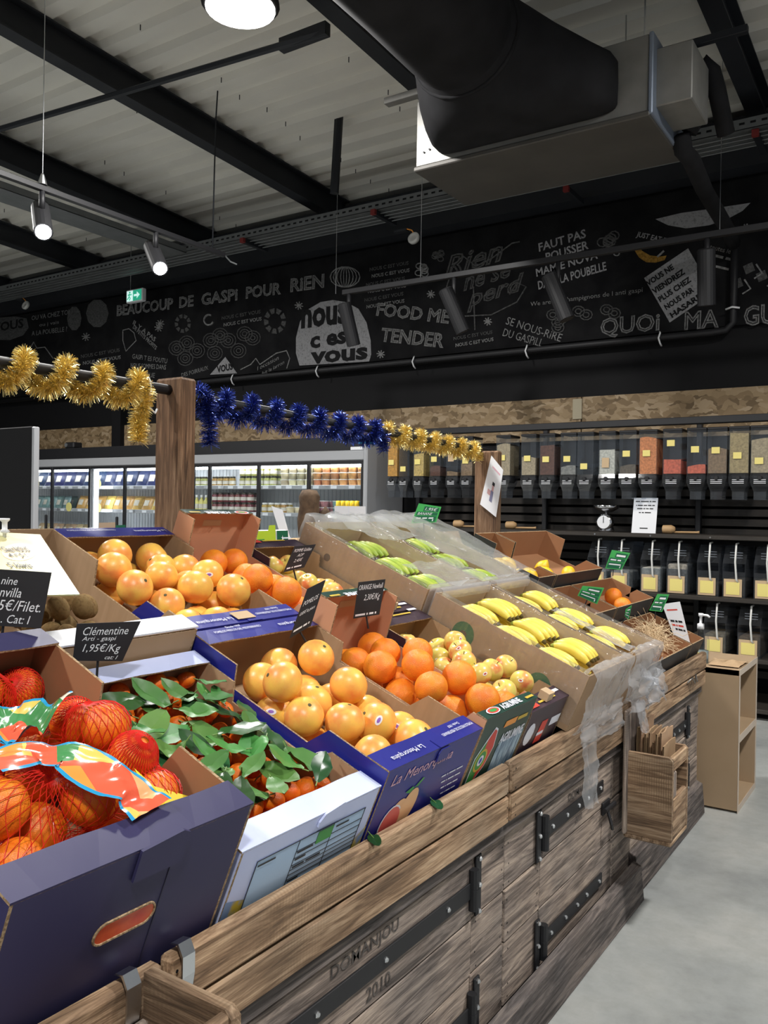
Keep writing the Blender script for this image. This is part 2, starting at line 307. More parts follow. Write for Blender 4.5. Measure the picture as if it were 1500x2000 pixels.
# OSB band on the back wall
t=NT('oriented_strand_board'); v=coords(t,(1,1,1),rnd=False)
nz=t.new('ShaderNodeTexNoise',Scale=9,Detail=2); t.l(v,nz.inputs['Vector']); ad=t.new('ShaderNodeMixRGB',blend_type='ADD'); ad.inputs[0].default_value=.16; t.l(v,ad.inputs[1]); t.l(nz.outputs['Color'],ad.inputs[2])
mp=t.new('ShaderNodeMapping'); mp.inputs['Scale'].default_value=(9,9,22); mp.inputs['Rotation'].default_value=(0,.5,0); t.l(ad.outputs[0],mp.inputs['Vector'])
vo=t.new('ShaderNodeTexVoronoi',Scale=1.4); t.l(mp.outputs[0],vo.inputs['Vector']); sx=t.new('ShaderNodeSeparateColor'); t.l(vo.outputs['Color'],sx.inputs[0])
t.l(ramp(t,sx.outputs[0],[(0,(.13,.085,.04)),(.35,(.23,.155,.08)),(.7,(.31,.22,.12)),(1,(.4,.3,.19))]),t.b.inputs['Base Color']); t.b.inputs['Roughness'].default_value=.7; M['osb']=t.m
for i,(xa,xb) in enumerate([(-13,-8.5),(-8.34,-5.05),(-5.04,-2.55),(-2.54,-.05),(-.04,2.46),(2.47,6)]):
    struct(MB().box(xa,6.862,2.02,xb,6.9,2.385).build('trim_%d'%(i+1),M['osb']))
struct(MB().box(-8.5,6.80,0,-8.34,6.9,2.85).build('trim_7',M['black']))
for x,z,hh in ((-2.62,2.2,.17),):
    struct(MB().box(x,6.852,z,x+.08,6.863,z+hh).build('trim_8',pm('pale_osb_patch',(.42,.37,.26),rough=.7)))
# ================================================================ CHALK MURAL
MY=6.852
mural=thing('chalk_mural','long black chalkboard mural covered in white chalk slogans and drawings','mural',(0,0,0))
MB().box(-13,6.856,2.86,6,6.898,3.97).build('board',pm('chalkboard_black',(.007,.007,.008),(.016,.016,.017),5,rough=.9,spec=.1),mural)
def MW(s,pl,pr,hp,mt='wchalk',**k): wall_write('chalk_lettering',s,pl,pr,hp,MY,M[mt],mural,**k)
MW('BEAUCOUP',(228,618),(338,604),22,outline=.035); MW('DE',(350,602),(378,598),22,outline=.035); MW('GASPi',(393,597),(464,587),24,outline=.035); MW('POUR',(480,584),(549,575),24,outline=.035); MW('RiEN',(567,571),(633,562),27,outline=.035)
MW('FOOD ME',(734,617),(876,633),26,outline=.035); MW('TENDER',(742,667),(866,680),27,outline=.035)
MW('FAUT PAS',(1053,492),(1145,464),17,'wchalk_b',bold=.02); MW('POUSSER',(1067,511),(1150,486),17,'wchalk_b',bold=.02); MW('MAMIE NOVA',(1048,541),(1168,505),16,'wchalk_b',bold=.02); MW('DANS LA POUBELLE',(1052,566),(1185,528),17,'wchalk_b',bold=.02)
MW('JUST EAT IT',(1241,465),(1302,479),13,'wchalk_b',bold=.02)
MW('We are the champignons de l anti gaspi',(1036,601),(1255,573),11)
MW('SE NOUS-RiRE',(987,633),(1094,668),15); MW('DU GASPiLL',(981,656),(1058,678),15)
MW('QUOi',(1172,662),(1288,652),40,outline=.03); MW('MA',(1336,645),(1404,640),36,outline=.03); MW('GU',(1452,638),(1515,632),40,outline=.03)
MW('Rien',(868,545),(985,508),42,'wchalk_dim',shear=.4,outline=.03); MW('ne se',(905,570),(1000,540),26,'wchalk_dim',shear=.4,outline=.03); MW('perd',(912,612),(1030,575),44,'wchalk_dim',shear=.4,outline=.03)
MW('GASPi T ES FOUTU',(258,700),(326,710),9); MW('NOUS SOMMES DANS',(255,718),(324,722),9); MW('LA RUE',(272,735),(302,738),9)
MW('OU VA CHEZ TOI',(62,626),(135,614),9); MW('ou j vais',(77,640),(115,634),8); MW('A LA POUBELLE ?',(62,656),(131,647),9)
for (x,y) in ((433,625),(158,700),(712,590),(715,560),(886,665),(722,530)):
    MW('NOUS C EST VOUS',(x,y),(x+76,y-13),7,'wchalk_dim',bold=.02); MW('NOUS C EST VOUS',(x+4,y+13),(x+78,y+1),7,bold=.02)
MW('IL Y A PAS',(259,633),(302,668),9,'wchalk',bold=.02); MW('DE PETITS PROFITS',(259,641),(304,684),8,'wchalk',bold=.02)
MW('toutes les',(1385,486),(1430,497),9); MW('~fois que',(1392,503),(1430,512),9); MW('~gaspi',(1396,524),(1422,530),8)
MW('DES POIRRAUX',(355,737),(407,722),8)
def mpoly(pts,mt,name='chalk_shape',lift=0): # filled polygon on the wall from photo points
    q=[onY(x,y,MY-.001-lift) for x,y in pts]; MB().add(q,[tuple(range(len(q)))[::-1]]).build(name,M[mt],mural)
def mline(pts,mt='wchalk',rad=.008,closed=False):
    q=[onY(x,y,MY) for x,y in pts]
    if closed: q.append(q[0])
    MB().tube(q,rad,4).build('chalk_drawing',M[mt],mural)
def ell(cx,cy,rx,ry,n=20,a0=0,a1=360): return [(cx+rx*math.cos(math.radians(a0+(a1-a0)*i/n)),cy+ry*math.sin(math.radians(a0+(a1-a0)*i/n))) for i in range(n+1)]
# white round badge
mpoly([(585,714),(578,690),(578,660),(586,628),(602,604),(626,590),(650,586),(676,590),(700,603),(716,630),(724,665),(725,692),(721,706)],'wchalk_b')
def MB2(s,pl,pr,hp,**k): wall_write('badge_lettering',s,pl,pr,hp,MY-.002,M['black'],mural,bold=.04,**k)
MB2('nous',(588,643),(678,632),38); MB2('c est',(606,682),(694,668),30); MB2('vous',(606,712),(718,702),24)
mpoly([(0,620),(30,618),(52,622),(56,640),(45,655),(20,664),(0,664),(-20,650)],'wchalk_dim'); wall_write('badge_lettering','VOUS',(-14,650),(46,640),18,MY-.002,M['black'],mural,bold=.03)
# white square placard painted on the mural
mpoly([(1258,543),(1344,485),(1393,572),(1308,630)],'wchalk_b')
for i,s in enumerate(('VOUS NE','VIENDREZ','PLUS CHEZ','NOUS PAR','HASARD')):
    x0,y0=1266+12*i-(1 if i==4 else 0),560+15.4*i; ln=(62,74,74,66,76)[i]
    MB2(s,(x0,y0),(x0+ln*.83,y0-ln*.56),12)
mpoly([(410,732),(440,697),(463,729)],'wchalk_b'); MB2('VOUS',(424,729),(455,722),14)
mpoly([(1280,428),(1330,416),(1380,409),(1420,403),(1466,396),(1450,412),(1420,428),(1385,440),(1340,446),(1305,440)],'wchalk_b')
# drawings: pumpkins, shells, banana, arrows, leaves, sparks
for cx,cy,rx,ry in ((674,541,29,20),(1478,455,0,0)):
    if rx:
        for f in (1,.78,.55,.3,.1): mline(ell(cx,cy,rx*f,ry,14),rad=.006)
for cx,cy in ((345,680),(365,670),(385,685),(362,700),(412,665),(430,655),(446,665),(420,690),(478,652),(494,660),(466,685)):
    for f in (1,.62,.3): mline(ell(cx,cy,15*f,14*f,12),'wchalk_dim',.006)
for cx,cy in ((1080,615),(1100,620),(1090,630),(1130,608),(1145,615),(1185,605),(1200,612),(1090,640)):
    mline(ell(cx,cy,12,10,10),'wchalk_dim',.006); mline(ell(cx,cy,6,5,8),'wchalk_dim',.006)
for cx,cy,r in ((357,632,16),(537,627,22)):
    for i in range(9):
        a=i*40; mpoly([(cx+r*math.cos(math.radians(a+d))*f,cy+r*1.15*math.sin(math.radians(a+d))*f) for d,f in ((0,.6),(26,.6),(28,1),(0,1))],'wchalk_dim')
mline(ell(408,625,9,10,14,20,300),rad=.012)
for cx,cy in ((313,632),(584,597),(842,575),(953,628),(744,692),(168,658),(188,712),(1458,445),(310,640)):
    for i in range(4):
        a=math.radians(45*i+10); mline([(cx-8*math.cos(a),cy-8*math.sin(a)),(cx+8*math.cos(a),cy+8*math.sin(a))],rad=.007)
q=[(1235,476),(1244,478),(1254,490),(1270,499),(1290,501),(1302,499),(1298,508),(1280,513),(1262,512),(1248,503),(1240,490)]; mpoly(q,'wchalk_y'); mline([(1284,502),(1297,490)],rad=.01)
for pts in ([(240,645),(252,642),(262,650),(266,665),(246,686),(240,665)],[(470,722),(490,712),(500,700),(508,712),(540,690),(560,685),(566,700),(560,720)],[(50,695),(66,668),(72,680),(88,678),(104,700)]): mline(pts,rad=.007,closed=pts[0][0]==240)
wall_write('chalk_lettering','l occasion',(503,724),(545,702),8,MY,M['wchalk'],mural,shear=.3); wall_write('chalk_lettering','fait le larron',(512,734),(556,710),7,MY,M['wchalk'],mural,shear=.3)
for cx,cy,rx,ry,f in ((820,527,18,14,1),(857,500,14,12,0),(1190,470,24,22,0),(1200,492,14,10,1)):
    for i in range(7): mline(ell(cx+R.uniform(-rx,rx)*.6,cy+R.uniform(-ry,ry)*.6,rx*.4,ry*.4,9),'wchalk' if f else 'wchalk_dim',.006)
mline([(928,645),(925,560)],rad=.008,mt='wchalk_dim'); mline([(870,570),(885,520),(905,500),(930,520),(960,505),(1000,475),(1015,472)],'wchalk_dim',.008); mline([(900,618),(960,615),(1010,590),(1028,560),(1010,552),(995,575)],'wchalk_dim',.008)
for px,py in ((1465,530),(1442,560),(1490,545)):
    mpoly([(px-14,py-10),(px+4,py-18),(px+10,py-2),(px-8,py+6)],'wchalk_dim'); mline([(px+12,py-14),(px+24,py+4),(px+8,py+14)],rad=.008)
for px,py,rx,ry in ((190,612,22,28),(145,622,14,24)):
    mpoly(ell(px,py,rx,ry,10)[:-1],'wchalk_dim')
# ================================================================ SHELL FITTINGS
# conduit running under the mural, with white hook clips
con=thing('conduit_pipe','thin black conduit pipe running under the chalk mural','pipe',(0,0,0))
c=[onY(x,y,6.80) for x,y in ((-20,780),(450,738),(808,706),(1200,674),(1390,654))]; e1=onY(1432,640,6.80); e2=onY(1437,470,6.80)
z0=c[2].z
path=[Vector((p.x,6.80,z0)) for p in c]+[Vector((e1.x-.05,6.80,z0+.01)),Vector((e1.x,6.80,z0+.06)),Vector((e1.x,6.80,3.65))]
MB().tube(path,.028,8).build('pipe',M['blackm'],con,smooth=True)
for px in (455,620,808,1028,1287):
    x=onY(px,700,6.78).x
    MB().tube([(x,6.79,z0+.045),(x+.01,6.765,z0+.03),(x,6.755,z0-.01),(x+.01,6.765,z0-.05),(x+.015,6.79,z0-.07)],.007,6).build('pipe_clip',M['whitepl'],con,smooth=True)
x=e1.x; MB().tube([(x-.05,6.77,z0+.16),(x,6.755,z0+.17),(x+.05,6.77,z0+.16)],.008,6).build('pipe_clip',M['whitepl'],con,smooth=True)
# cable tray along the wall, with its wires and red-tipped brackets
M['dullred']=pm('dull_red_tip',(.2,.02,.018),rough=.6)
tray=thing('cable_tray','grey perforated cable tray along the back wall below the roof','cable tray')
TZ=4.0; TY=6.02
mb=MB(); mb.box(-13,TY,TZ-.012,6,TY+.30,TZ-.008); mb.box(-13,TY,TZ-.012,6,TY+.004,TZ+.06); mb.box(-13,TY+.296,TZ-.012,6,TY+.30,TZ+.06); mb.build('channel',M['galv_dk'],tray)
for i in range(4): MB().tube([(-13,TY+.05+.06*i,TZ-.03-.004*i),(6,TY+.05+.06*i,TZ-.03-.004*i)],.006,5).build('wire',M['galv_dk'],tray)
mb=MB()
for i in range(150): 
    x=-9.5+i*.07; mb.box(x,TY-.0015,TZ+.02,x+.035,TY+.0005,TZ+.035)
o=mb.build('slots',M['black'],tray); o['kind']='stuff'
for px,py in ((480,470),(735,415),(1110,370),(1478,262)):
    q=onZ(px,py,TZ-.03); mb=MB(); mb.m=0; mb.box(q.x-.02,q.y-.03,q.z-.03,q.x+.02,q.y+.3,q.z+.01); mb.m=1; mb.box(q.x-.022,q.y-.06,q.z-.032,q.x+.022,q.y-.028,q.z+.012); mb.build('bracket',[M['steel_dark'],M['dullred']],tray)
tray2=thing('cable_tray','grey perforated cable tray running above the lit spotlight track','cable tray')
a=onZ(0,372,3.98); b=onZ(250,470,3.98); XT=(a.x+b.x)/2
mb=MB(); mb.box(XT-.15,-6,3.97,XT+.15,TY,3.975); mb.box(XT-.15,-6,3.97,XT-.146,TY,4.03); mb.box(XT+.146,-6,3.97,XT+.15,TY,4.03); mb.build('channel',M['galv_dk'],tray2)
# thin cross tie with hanging drop cable and leaning brace
tie=thing('roof_tie_rod','thin dark tie bar crossing below the roof beams','tie bar')
a=onZ(0,252,4.18); b=onZ(640,62,4.18); MB().tube([a,b],.022,6).build('bar',M['steel_dark'],tie)
MB().box(b.x-.35,b.y-.025,4.16,b.x,b.y+.025,4.235).build('junction_box',M['steel_dark'],tie)
a=onY(672,62,5.4); b=onY(653,378,5.4); tag(MB().tube([a,b],.035,6).build('roof_brace',M['steel_dark']),'leaning dark steel strut hanging from the roof','strut')
a=onY(433,135,4.6); pts=[onY(x,y,4.6) for x,y in ((433,130),(426,165),(422,230),(419,330),(415,490))]; tag(MB().tube(pts,.006,5).build('hanging_cable',M['steel_dark'],smooth=True),'loose dark cable hanging from the tie bar to the track end','cable')
# air handling unit with fabric duct
hv=thing('air_handling_unit','grey galvanised ceiling air handling unit with fabric duct collar','air conditioner',(-2.05,4.5,3.55))
def HB(name,x0,y0,z0,x1,y1,z1,mt): return MB().bbox(x0,y0,z0,x1,y1,z1,.006).build(name,mt,hv)
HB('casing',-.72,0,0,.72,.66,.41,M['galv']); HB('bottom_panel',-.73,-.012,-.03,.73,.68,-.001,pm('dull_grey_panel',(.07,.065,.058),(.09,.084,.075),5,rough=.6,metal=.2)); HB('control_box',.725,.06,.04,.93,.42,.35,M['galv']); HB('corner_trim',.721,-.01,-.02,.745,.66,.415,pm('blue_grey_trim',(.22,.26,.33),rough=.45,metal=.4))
for x,z in ((-.66,.08),(-.62,.09),(-.58,.12),(-.66,.3),(-.6,.31),(-.55,.31)): MB().lathe([(.006,0),(.006,.004)],8).xf(Matrix.Translation((x,-.004,z))@Matrix.Rotation(math.pi/2,4,'X')).build('rivet',M['steel_dark'],hv)
for x,y in ((-.7,.05),(.68,.05),(.4,.6)): MB().tube([(x,y,.41),(x,y,.9)],.005,5).build('hanger_rod',M['zinc'],hv)
MB().bbox(-.95,-.03,.44,-.62,.03,.48,.003).build('hanger_rail',M['galv'],hv); MB().bbox(.5,.3,.44,1.15,.34,.48,.003).build('hanger_rail',M['steel_dark'],hv)
# duct: rectangular collar on the front face swept into a round fabric duct that goes up and away to the left
rings=[]
def ringf(cx,cy,cz,wx,hz,sq,ax): # superellipse ring, width axis ax
    pts=[]
    for j in range(28):
        c=2*math.pi*j/28; co,si=math.cos(c),math.sin(c); e=2/sq
        pts.append(Vector((cx,cy,cz))+Vector(ax)*(wx*math.copysign(abs(co)**e,co))+Vector((0,0,1))*(hz*math.copysign(abs(si)**e,si)))
    return pts
seq=[(0,4.49,3.735,.56,.16,9,(1,0,0)),(0,4.40,3.74,.56,.165,7,(1,0,0)),(-.02,4.30,3.76,.52,.19,4.5,(1,0,0)),(-.07,4.2,3.82,.45,.24,3,(1,0,0)),(-.12,4.11,3.9,.37,.28,2.4,(1,0,0)),(-.15,4.05,3.96,.32,.295,2,(1,0,0)),(-.15,4.0,3.98,.305,.3,2,(1,0,0)),(-.15,3.92,4.0,.325,.315,2,(1,0,0)),(-.15,3.5,4.03,.33,.32,2,(1,0,0)),(-.15,2.4,4.06,.33,.33,2,(1,0,0)),(-.15,.6,4.1,.33,.33,2,(1,0,0)),(-.15,-1.2,4.1,.33,.33,2,(1,0,0))]
vs=[];fs=[]
for (dx,y,z,wx,hz,sq,ax) in seq: vs+=ringf(-2.05+dx,y,z,wx,hz,sq,Vector(ax).normalized())
for i in range(len(seq)-1):
    for j in range(28): fs.append((i*28+j,i*28+(j+1)%28,(i+1)*28+(j+1)%28,(i+1)*28+j))
dk=thing('fabric_air_duct','large round black fabric air duct joined to the ceiling unit','air duct',(0,0,0))
k=6*28
MB().add(vs[:k+28],[f for f in fs if max(f)<k+28]).build('collar',M['fabric'],dk,smooth=True); MB().add([tuple(v) for v in vs[k:]],[tuple(i-k for i in f) for f in fs if min(f)>=k]).build('tube',M['fabric'],dk,smooth=True)
sm=[Vector(v) for v in vs[k-28:k]]; MB().tube(sm+[sm[0]],.012,6,cap=False).build('seam',M['fabric'],dk,smooth=True)
# black insulated pipes
pp=thing('insulated_pipes','black foam insulated pipes bending beside the ceiling unit','pipe')
def PT(*a): return [onY(x,y,Y) for x,y,Y in a]
MB().tube(PT((1345,258,4.976),(1362,225,4.976),(1366,190,4.976),(1368,140,4.976),(1377,125,4.98),(1390,140,5.0),(1400,175,5.05),(1418,262,5.2)),.05,10).build('loop_pipe',M['fabric'],pp,smooth=True)
MB().tube(PT((1330,262,4.95),(1335,295,5.0),(1350,312,5.1),(1375,370,5.6),(1410,430,6.2),(1425,455,6.5),(1432,475,6.7)),.052,10).build('drain_pipe',M['fabric'],pp,smooth=True)
MB().tube(PT((1358,136,4.976),(1345,132,4.97),(1339,150,4.96),(1343,200,4.96),(1343,250,4.97)),.009,6).build('wire',M['blackm'],pp,smooth=True)
# high-bay lamps
M['lampglow']=pm('lamp_diffuser',(1,1,1),emit=(1,.97,.92),es=14)
for i,(x,y) in enumerate(HIGHBAY):
    t=thing('highbay_lamp','round white glowing high bay lamp hanging under the roof','lamp',(x,y,4.15),group='high bay lamps')
    MB().lathe([(.2,0),(.215,.02),(.2,.09),(.1,.13),(.06,.2),(.02,.21)],24).build('housing',M['blackm'],t,smooth=True)
    MB().lathe([(.19,-.008),(.19,.0)],24).build('diffuser',M['lampglow'],t); MB().tube([(0,0,.2),(0,0,.42)],.006,6).build('hanger',M['zinc'],t)
# lighting tracks and cylinder spots
M['spotglow']=pm('lit_spot_lens',(1,1,1),emit=(.95,.97,1),es=40)
def spot(loc,d,lit,label,group,glow='spotglow'):
    t=thing('track_spotlight',label,'spotlight',loc,group=group); d=Vector(d).normalized()
    dn_=.08 if d.z<-.85 else 0
    MB().tube([(0,0,.004),(0,0,-.12-dn_)],.018,8).build('stem',M['blackm'],t,smooth=True)
    c=Vector((0,0,-.17-dn_))+d*.04; MB().tube([c-d*.21,c-d*.2,c+d*.14],[.045,.056,.056],18).build('cylinder_body',M['blackm'],t,smooth=False)
    MB().tube([c+d*.136,c+d*.143],.046,16).build('lens',M[glow] if lit else M['blackm'],t); return t
tr=thing('lighting_track','black lighting track carrying two lit spotlights','lighting track')
a=onZ(-30,328,3.35); b=onZ(440,497,3.35); XS=(a.x+b.x)/2
MB().bbox(XS-.018,.4,3.33,XS+.018,b.y,3.365,.003).build('rail',M['blackm'],tr); MB().tube([(XS,b.y,3.35),(XS+.01,b.y+.06,3.31),(XS+.05,b.y+.09,3.29)],.006,5).build('cable_tail',M['galv_dk'],tr)
p1=onX(83,350,XS); MB().tube([(XS,p1.y,3.37),(XS,p1.y,roofz(p1.y))],.003,4).build('suspension_wire',M['zinc'],tr); MB().lathe([(.03,0),(.012,.06),(.006,.07)],10,(XS,p1.y,3.37)).build('wire_cone',M['zinc'],tr)
for (px,py),d,l in (((82,392),(.72,-.42,-.72),'black cylinder spotlight lit white hanging below the wire suspension'),((304,478),(.76,-.4,-.72),'black cylinder spotlight lit white near the end of the track')):
    q=onX(px,py,XS); spot((XS,q.y,3.33),d,True,l,'lit track spotlights')
tr2=thing('lighting_track','black lighting track in front of the chalk mural','lighting track')
a=onY(690,553,5.6); b=onY(1500,462,5.6); zt=(a.z+b.z)/2
MB().bbox(a.x-.1,5.58,zt-.02,b.x+1.5,5.62,zt+.02,.003).build('rail',M['blackm'],tr2)
for px in (657,822,1405): 
    q=onY(px,500,5.6); MB().tube([(q.x,5.6,zt),(q.x,5.6,roofz(5.6))],.0025,4).build('suspension_wire',M['zinc'],tr2)
for px,d,lit,l in ((683,(.1,.3,-1),0,'unlit black cylinder spotlight in front of the round white badge'),(888,(.35,.3,-1),0,'black cylinder spotlight in front of the curly chalk lettering'),(1090,(.4,.1,-1),1,'black cylinder spotlight glowing at its rim before the chalk mural'),(1380,(-.02,.2,-1),0,'unlit black cylinder spotlight in front of the white square placard')):
    q=onY(px,520,5.6); spot((q.x,5.6,zt-.01),d,0,l,'mural spotlights')
for s0,(a,b) in enumerate(SPOTS):
    q=Vector(a); spot((q.x,q.y,q.z+.17),Vector(b)-q,True,'black cylinder spotlight lit white over the aisle','aisle spotlights')
MB().bbox(.982,-1,3.51,1.018,3.6,3.545,.003).build('rail',M['blackm'],thing('lighting_track','black lighting track over the aisle','lighting track'))
# exit sign, detectors
M['exitglow']=pm('lit_exit_green',(.02,.35,.2),emit=(.03,.5,.3),es=.5); M['exitwhite']=pm('lit_exit_white',(.8,.9,.9),emit=(.6,.9,.85),es=.7)
q=onY(262,577,6.55); ex=thing('exit_sign','small lit green emergency exit sign with running man and arrow','exit sign',(q.x,6.55,q.z))
MB().bbox(-.14,0,-.075,.14,.06,.075,.008).build('case',M['whitepl'],ex); MB().box(-.125,-.003,-.06,-.02,-.0005,.06).build('man_panel',M['exitwhite'],ex); MB().box(-.018,-.003,-.06,.125,-.0005,.06).build('arrow_panel',M['exitglow'],ex)
MB().add([(0,-.005,.012),(.05,-.005,.012),(.05,-.005,.04),(.1,-.005,0),(.05,-.005,-.04),(.05,-.005,-.012),(0,-.005,-.012)],[(6,5,1,0),(5,4,3),(3,2,1),(5,3,1)]).build('arrow',M['exitwhite'],ex)
mb=MB(); Z=.03; mb.lathe([(.001,-.002),(.012,-.001),(.012,.001)],8).xf(Matrix.Translation((-.07,-.005,.04))@Matrix.Rotation(math.pi/2,4,'X'))
for pts in ([(-.072,.025),(-.08,-.01)],[(-.08,-.01),(-.06,-.025),(-.075,-.05)],[(-.08,-.01),(-.1,-.03),(-.115,-.035)],[(-.073,.02),(-.05,.01),(-.04,.02)],[(-.073,.02),(-.1,.01)]): mb.tube([(a,-.005,b) for a,b in pts],.006,5)
mb.build('running_man',M['exitglow'],ex); MB().tube([(-.1,.03,.06),(-.1,.03,roofz(6.55)-q.z)],.004,5).build('hanger',M['zinc'],ex)
for px,py,l in ((808,465,'small round grey light on an orange wire under the tray'),(50,596,'small round grey light in the dark left of the exit sign')):
    q=onY(px,py,6.1); t=thing('round_wall_light',l,'light',(q.x,6.1,q.z))
    MB().lathe([(.02,-.03),(.05,-.02),(.055,.0),(.05,.015),(.035,.016),(.03,.01),(.0,.01)],18).xf(Matrix.Rotation(math.radians(70),4,'X')).build('reflector',pm('grey_reflector',(.45,.45,.43),rough=.3),t,smooth=True)
    MB().tube([(0,.01,.03),(-.02,0,.07),(-.09,.02,.1)],.005,5).build('wire',M['orangeprint'],t); MB().box(-.2,.0,.08,-.08,.05,.1).build('arm',M['steel_dark'],t)
# ================================================================ FRUIT STAND
FX=-.953; YE=4.18; TZP=.766
st=thing('fruit_stand','long reclaimed wood fruit display stand with black strap hinged doors','display stand',(-2.05,2.2,0))
OFF=Vector((2.05,-2.2,0))
def SB(name,x0,y0,z0,x1,y1,z1,mt,b=.004,parent=None):
    return MB().bbox(x0,y0,z0,x1,y1,z1,b).xf(Matrix.Translation(OFF)).build(name,M[mt],parent or st)
Y0=-.6
# dark carcass behind the boards and sloped shelf deck both sides
mb=MB(); mb.prism([(-.975,.02),(-.975,.732),(-2.05,1.166),(-3.12,.732),(-3.12,.02)],(0,Y0,0),(1,0,0),(0,0,1),(0,1,0),YE-Y0-.005); mb.xf(Matrix.Translation(OFF)).build('carcass',M['black'],st)
SB('end_board',-3.08,YE-.004,.1,-.957,YE+.02,.60,'wood_gy')
# top front boards (upper and lower board per length)
for ya,yb in ((Y0,.838),(.85,2.0),(2.012,2.99),(3.0,YE)):
    SB('top_board',-.944,ya,.686,-.916+R.uniform(-.002,.002),yb,TZP,'wood_y',.007); SB('top_board',-.95,ya,.612,-.918,yb,.683,'wood_y',.005)
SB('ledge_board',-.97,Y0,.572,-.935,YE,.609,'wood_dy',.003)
# fixed boards between the doors
def rows(ya,yb,mt='wood_gy',x=FX,zs=((.10,.268),(.272,.408),(.412,.565))):
    for za,zb in zs: SB('plank',x-.02,ya,za,x+R.uniform(-.002,.003),yb,zb,mt,.002)
rows(1.865,2.048); rows(2.054,2.285); rows(2.93,3.28); rows(3.95,YE); rows(Y0,.2)
# doors of planks: thing > door > plank / strap bolts
def door(ya,yb,hinge_right,boards=((.10,.268),(.272,.408),(.412,.56))):
    d=ob('door',None,st,None)
    for za,zb in boards: SB('plank',FX-.02,ya,za,FX+R.uniform(.0,.004),yb,zb,'wood_gy',.002,d)
    return d
door(.21,1.858,True); door(2.291,2.925,False); door(3.286,3.945,True)
def hinge(yh,z,sgn,ln):
    h=ob('strap_hinge',None,st,None)
    mb=MB(); x=FX+.006
    mb.bbox(x-.003,yh-sgn*.045-.014,z-.075,x+.004,yh-sgn*.045+.014,z+.075,.002); mb.tube([(x+.006,yh-sgn*.012,z-.05),(x+.006,yh-sgn*.012,z+.05)],.013,10); mb.tube([(x+.006,yh-sgn*.012,z-.003),(x+.006,yh-sgn*.012,z+.003)],.0145,10)
    mb.bbox(x-.001,yh,z-.02,x+.005,yh+sgn*ln,z+.02,.001); mb.xf(Matrix.Translation(OFF)).build('strap',M['blackm'],h)
    bl=[(yh+sgn*ln*f,z) for f in (.1,.33,.53,.7,.94)]+[(yh-sgn*.045,z+d) for d in (-.065,0,.065)]
    for yy,zz in bl: MB().lathe([(.007,0),(.007,.004),(.004,.007)],6).xf(Matrix.Translation(OFF+Vector((x+.004,yy,zz)))@Matrix.Rotation(math.pi/2,4,'Y')).build('bolt',M['zinc'],h)
hinge(2.31,.49,1,.5); hinge(2.31,.175,1,.5); hinge(1.84,.49,-1,1.15); hinge(1.84,.185,-1,1.15); hinge(3.93,.47,-1,.4); hinge(3.93,.24,-1,.4)
la=ob('door_latch',None,st,None); mb=MB(); mb.bbox(FX+.003,2.81,.385,FX+.012,2.88,.43,.003); mb.tube([(FX+.02,2.8,.408),(FX+.02,2.9,.408)],.008,8); mb.tube([(FX+.02,2.83,.4),(FX+.035,2.825,.36),(FX+.03,2.85,.335)],.006,6); mb.xf(Matrix.Translation(OFF)).build('bolt_plate',M['blackm'],la)
for yb_ in (2.40,2.80):
    p=SO+SU*.45; MB().bbox(p.x-.03,yb_,p.z-.01,p.x+.03,yb_+.32,p.z+.034,.003).xf(Matrix.Translation(OFF)).build('support_batten',M['wood_y'],st)
# nail heads on fixed boards
mb2=MB()
for yy in (1.885,2.03,2.07,2.265,2.95,3.2):
    for zz in (.13,.16,.24,.29,.33,.39,.43,.47,.54):
        p=Vector((FX+.0042,yy+R.uniform(-.008,.008),zz+R.uniform(-.01,.01))); mb2.add([p+Vector((0,.003*math.cos(a),.003*math.sin(a))) for a in [i*math.pi/3 for i in range(6)]],[(0,1,2,3,4,5)])
for yy in (.86,1.98,2.03,2.97,3.02):
    for zz in (.63,.66,.7,.745):
        p=Vector((-.9135,yy,zz+R.uniform(-.006,.006))); mb2.add([p+Vector((0,.003*math.cos(a),.003*math.sin(a))) for a in [i*math.pi/3 for i in range(6)]],[(0,1,2,3,4,5)])
o=mb2.xf(Matrix.Translation(OFF)).build('nail_heads',M['black'],st); o['kind']='stuff'
# plinth boards leaning outwards
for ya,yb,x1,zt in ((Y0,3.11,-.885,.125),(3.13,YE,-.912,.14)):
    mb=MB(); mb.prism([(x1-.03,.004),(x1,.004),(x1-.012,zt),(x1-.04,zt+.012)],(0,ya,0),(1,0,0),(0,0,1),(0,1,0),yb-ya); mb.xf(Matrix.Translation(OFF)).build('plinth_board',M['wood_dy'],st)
# stencils burned into the doors
def face_write(s,p,hgt,wd,nm='stencil',x=FX+.0045,mt='blackprint'): write(nm,s,Vector((x,p[0],p[1]))+OFF,(0,1,0),(0,0,1),wd,hgt,M[mt],st,lift=.0008,bold=.01)
M['burn']=pm('dark_stencil',(.03,.025,.022),(.11,.095,.085),40,rough=.9,lo=.35,hi=.65)
face_write('DOMANJOU',(2.50,.515),.03,.22,mt='burn'); face_write('DOMANJOU',(1.28,.52),.032,.24,mt='burn'); face_write('2010',(1.40,.425),.03,.09,mt='burn'); face_write('2010',(2.56,.435),.022,.06,mt='burn')
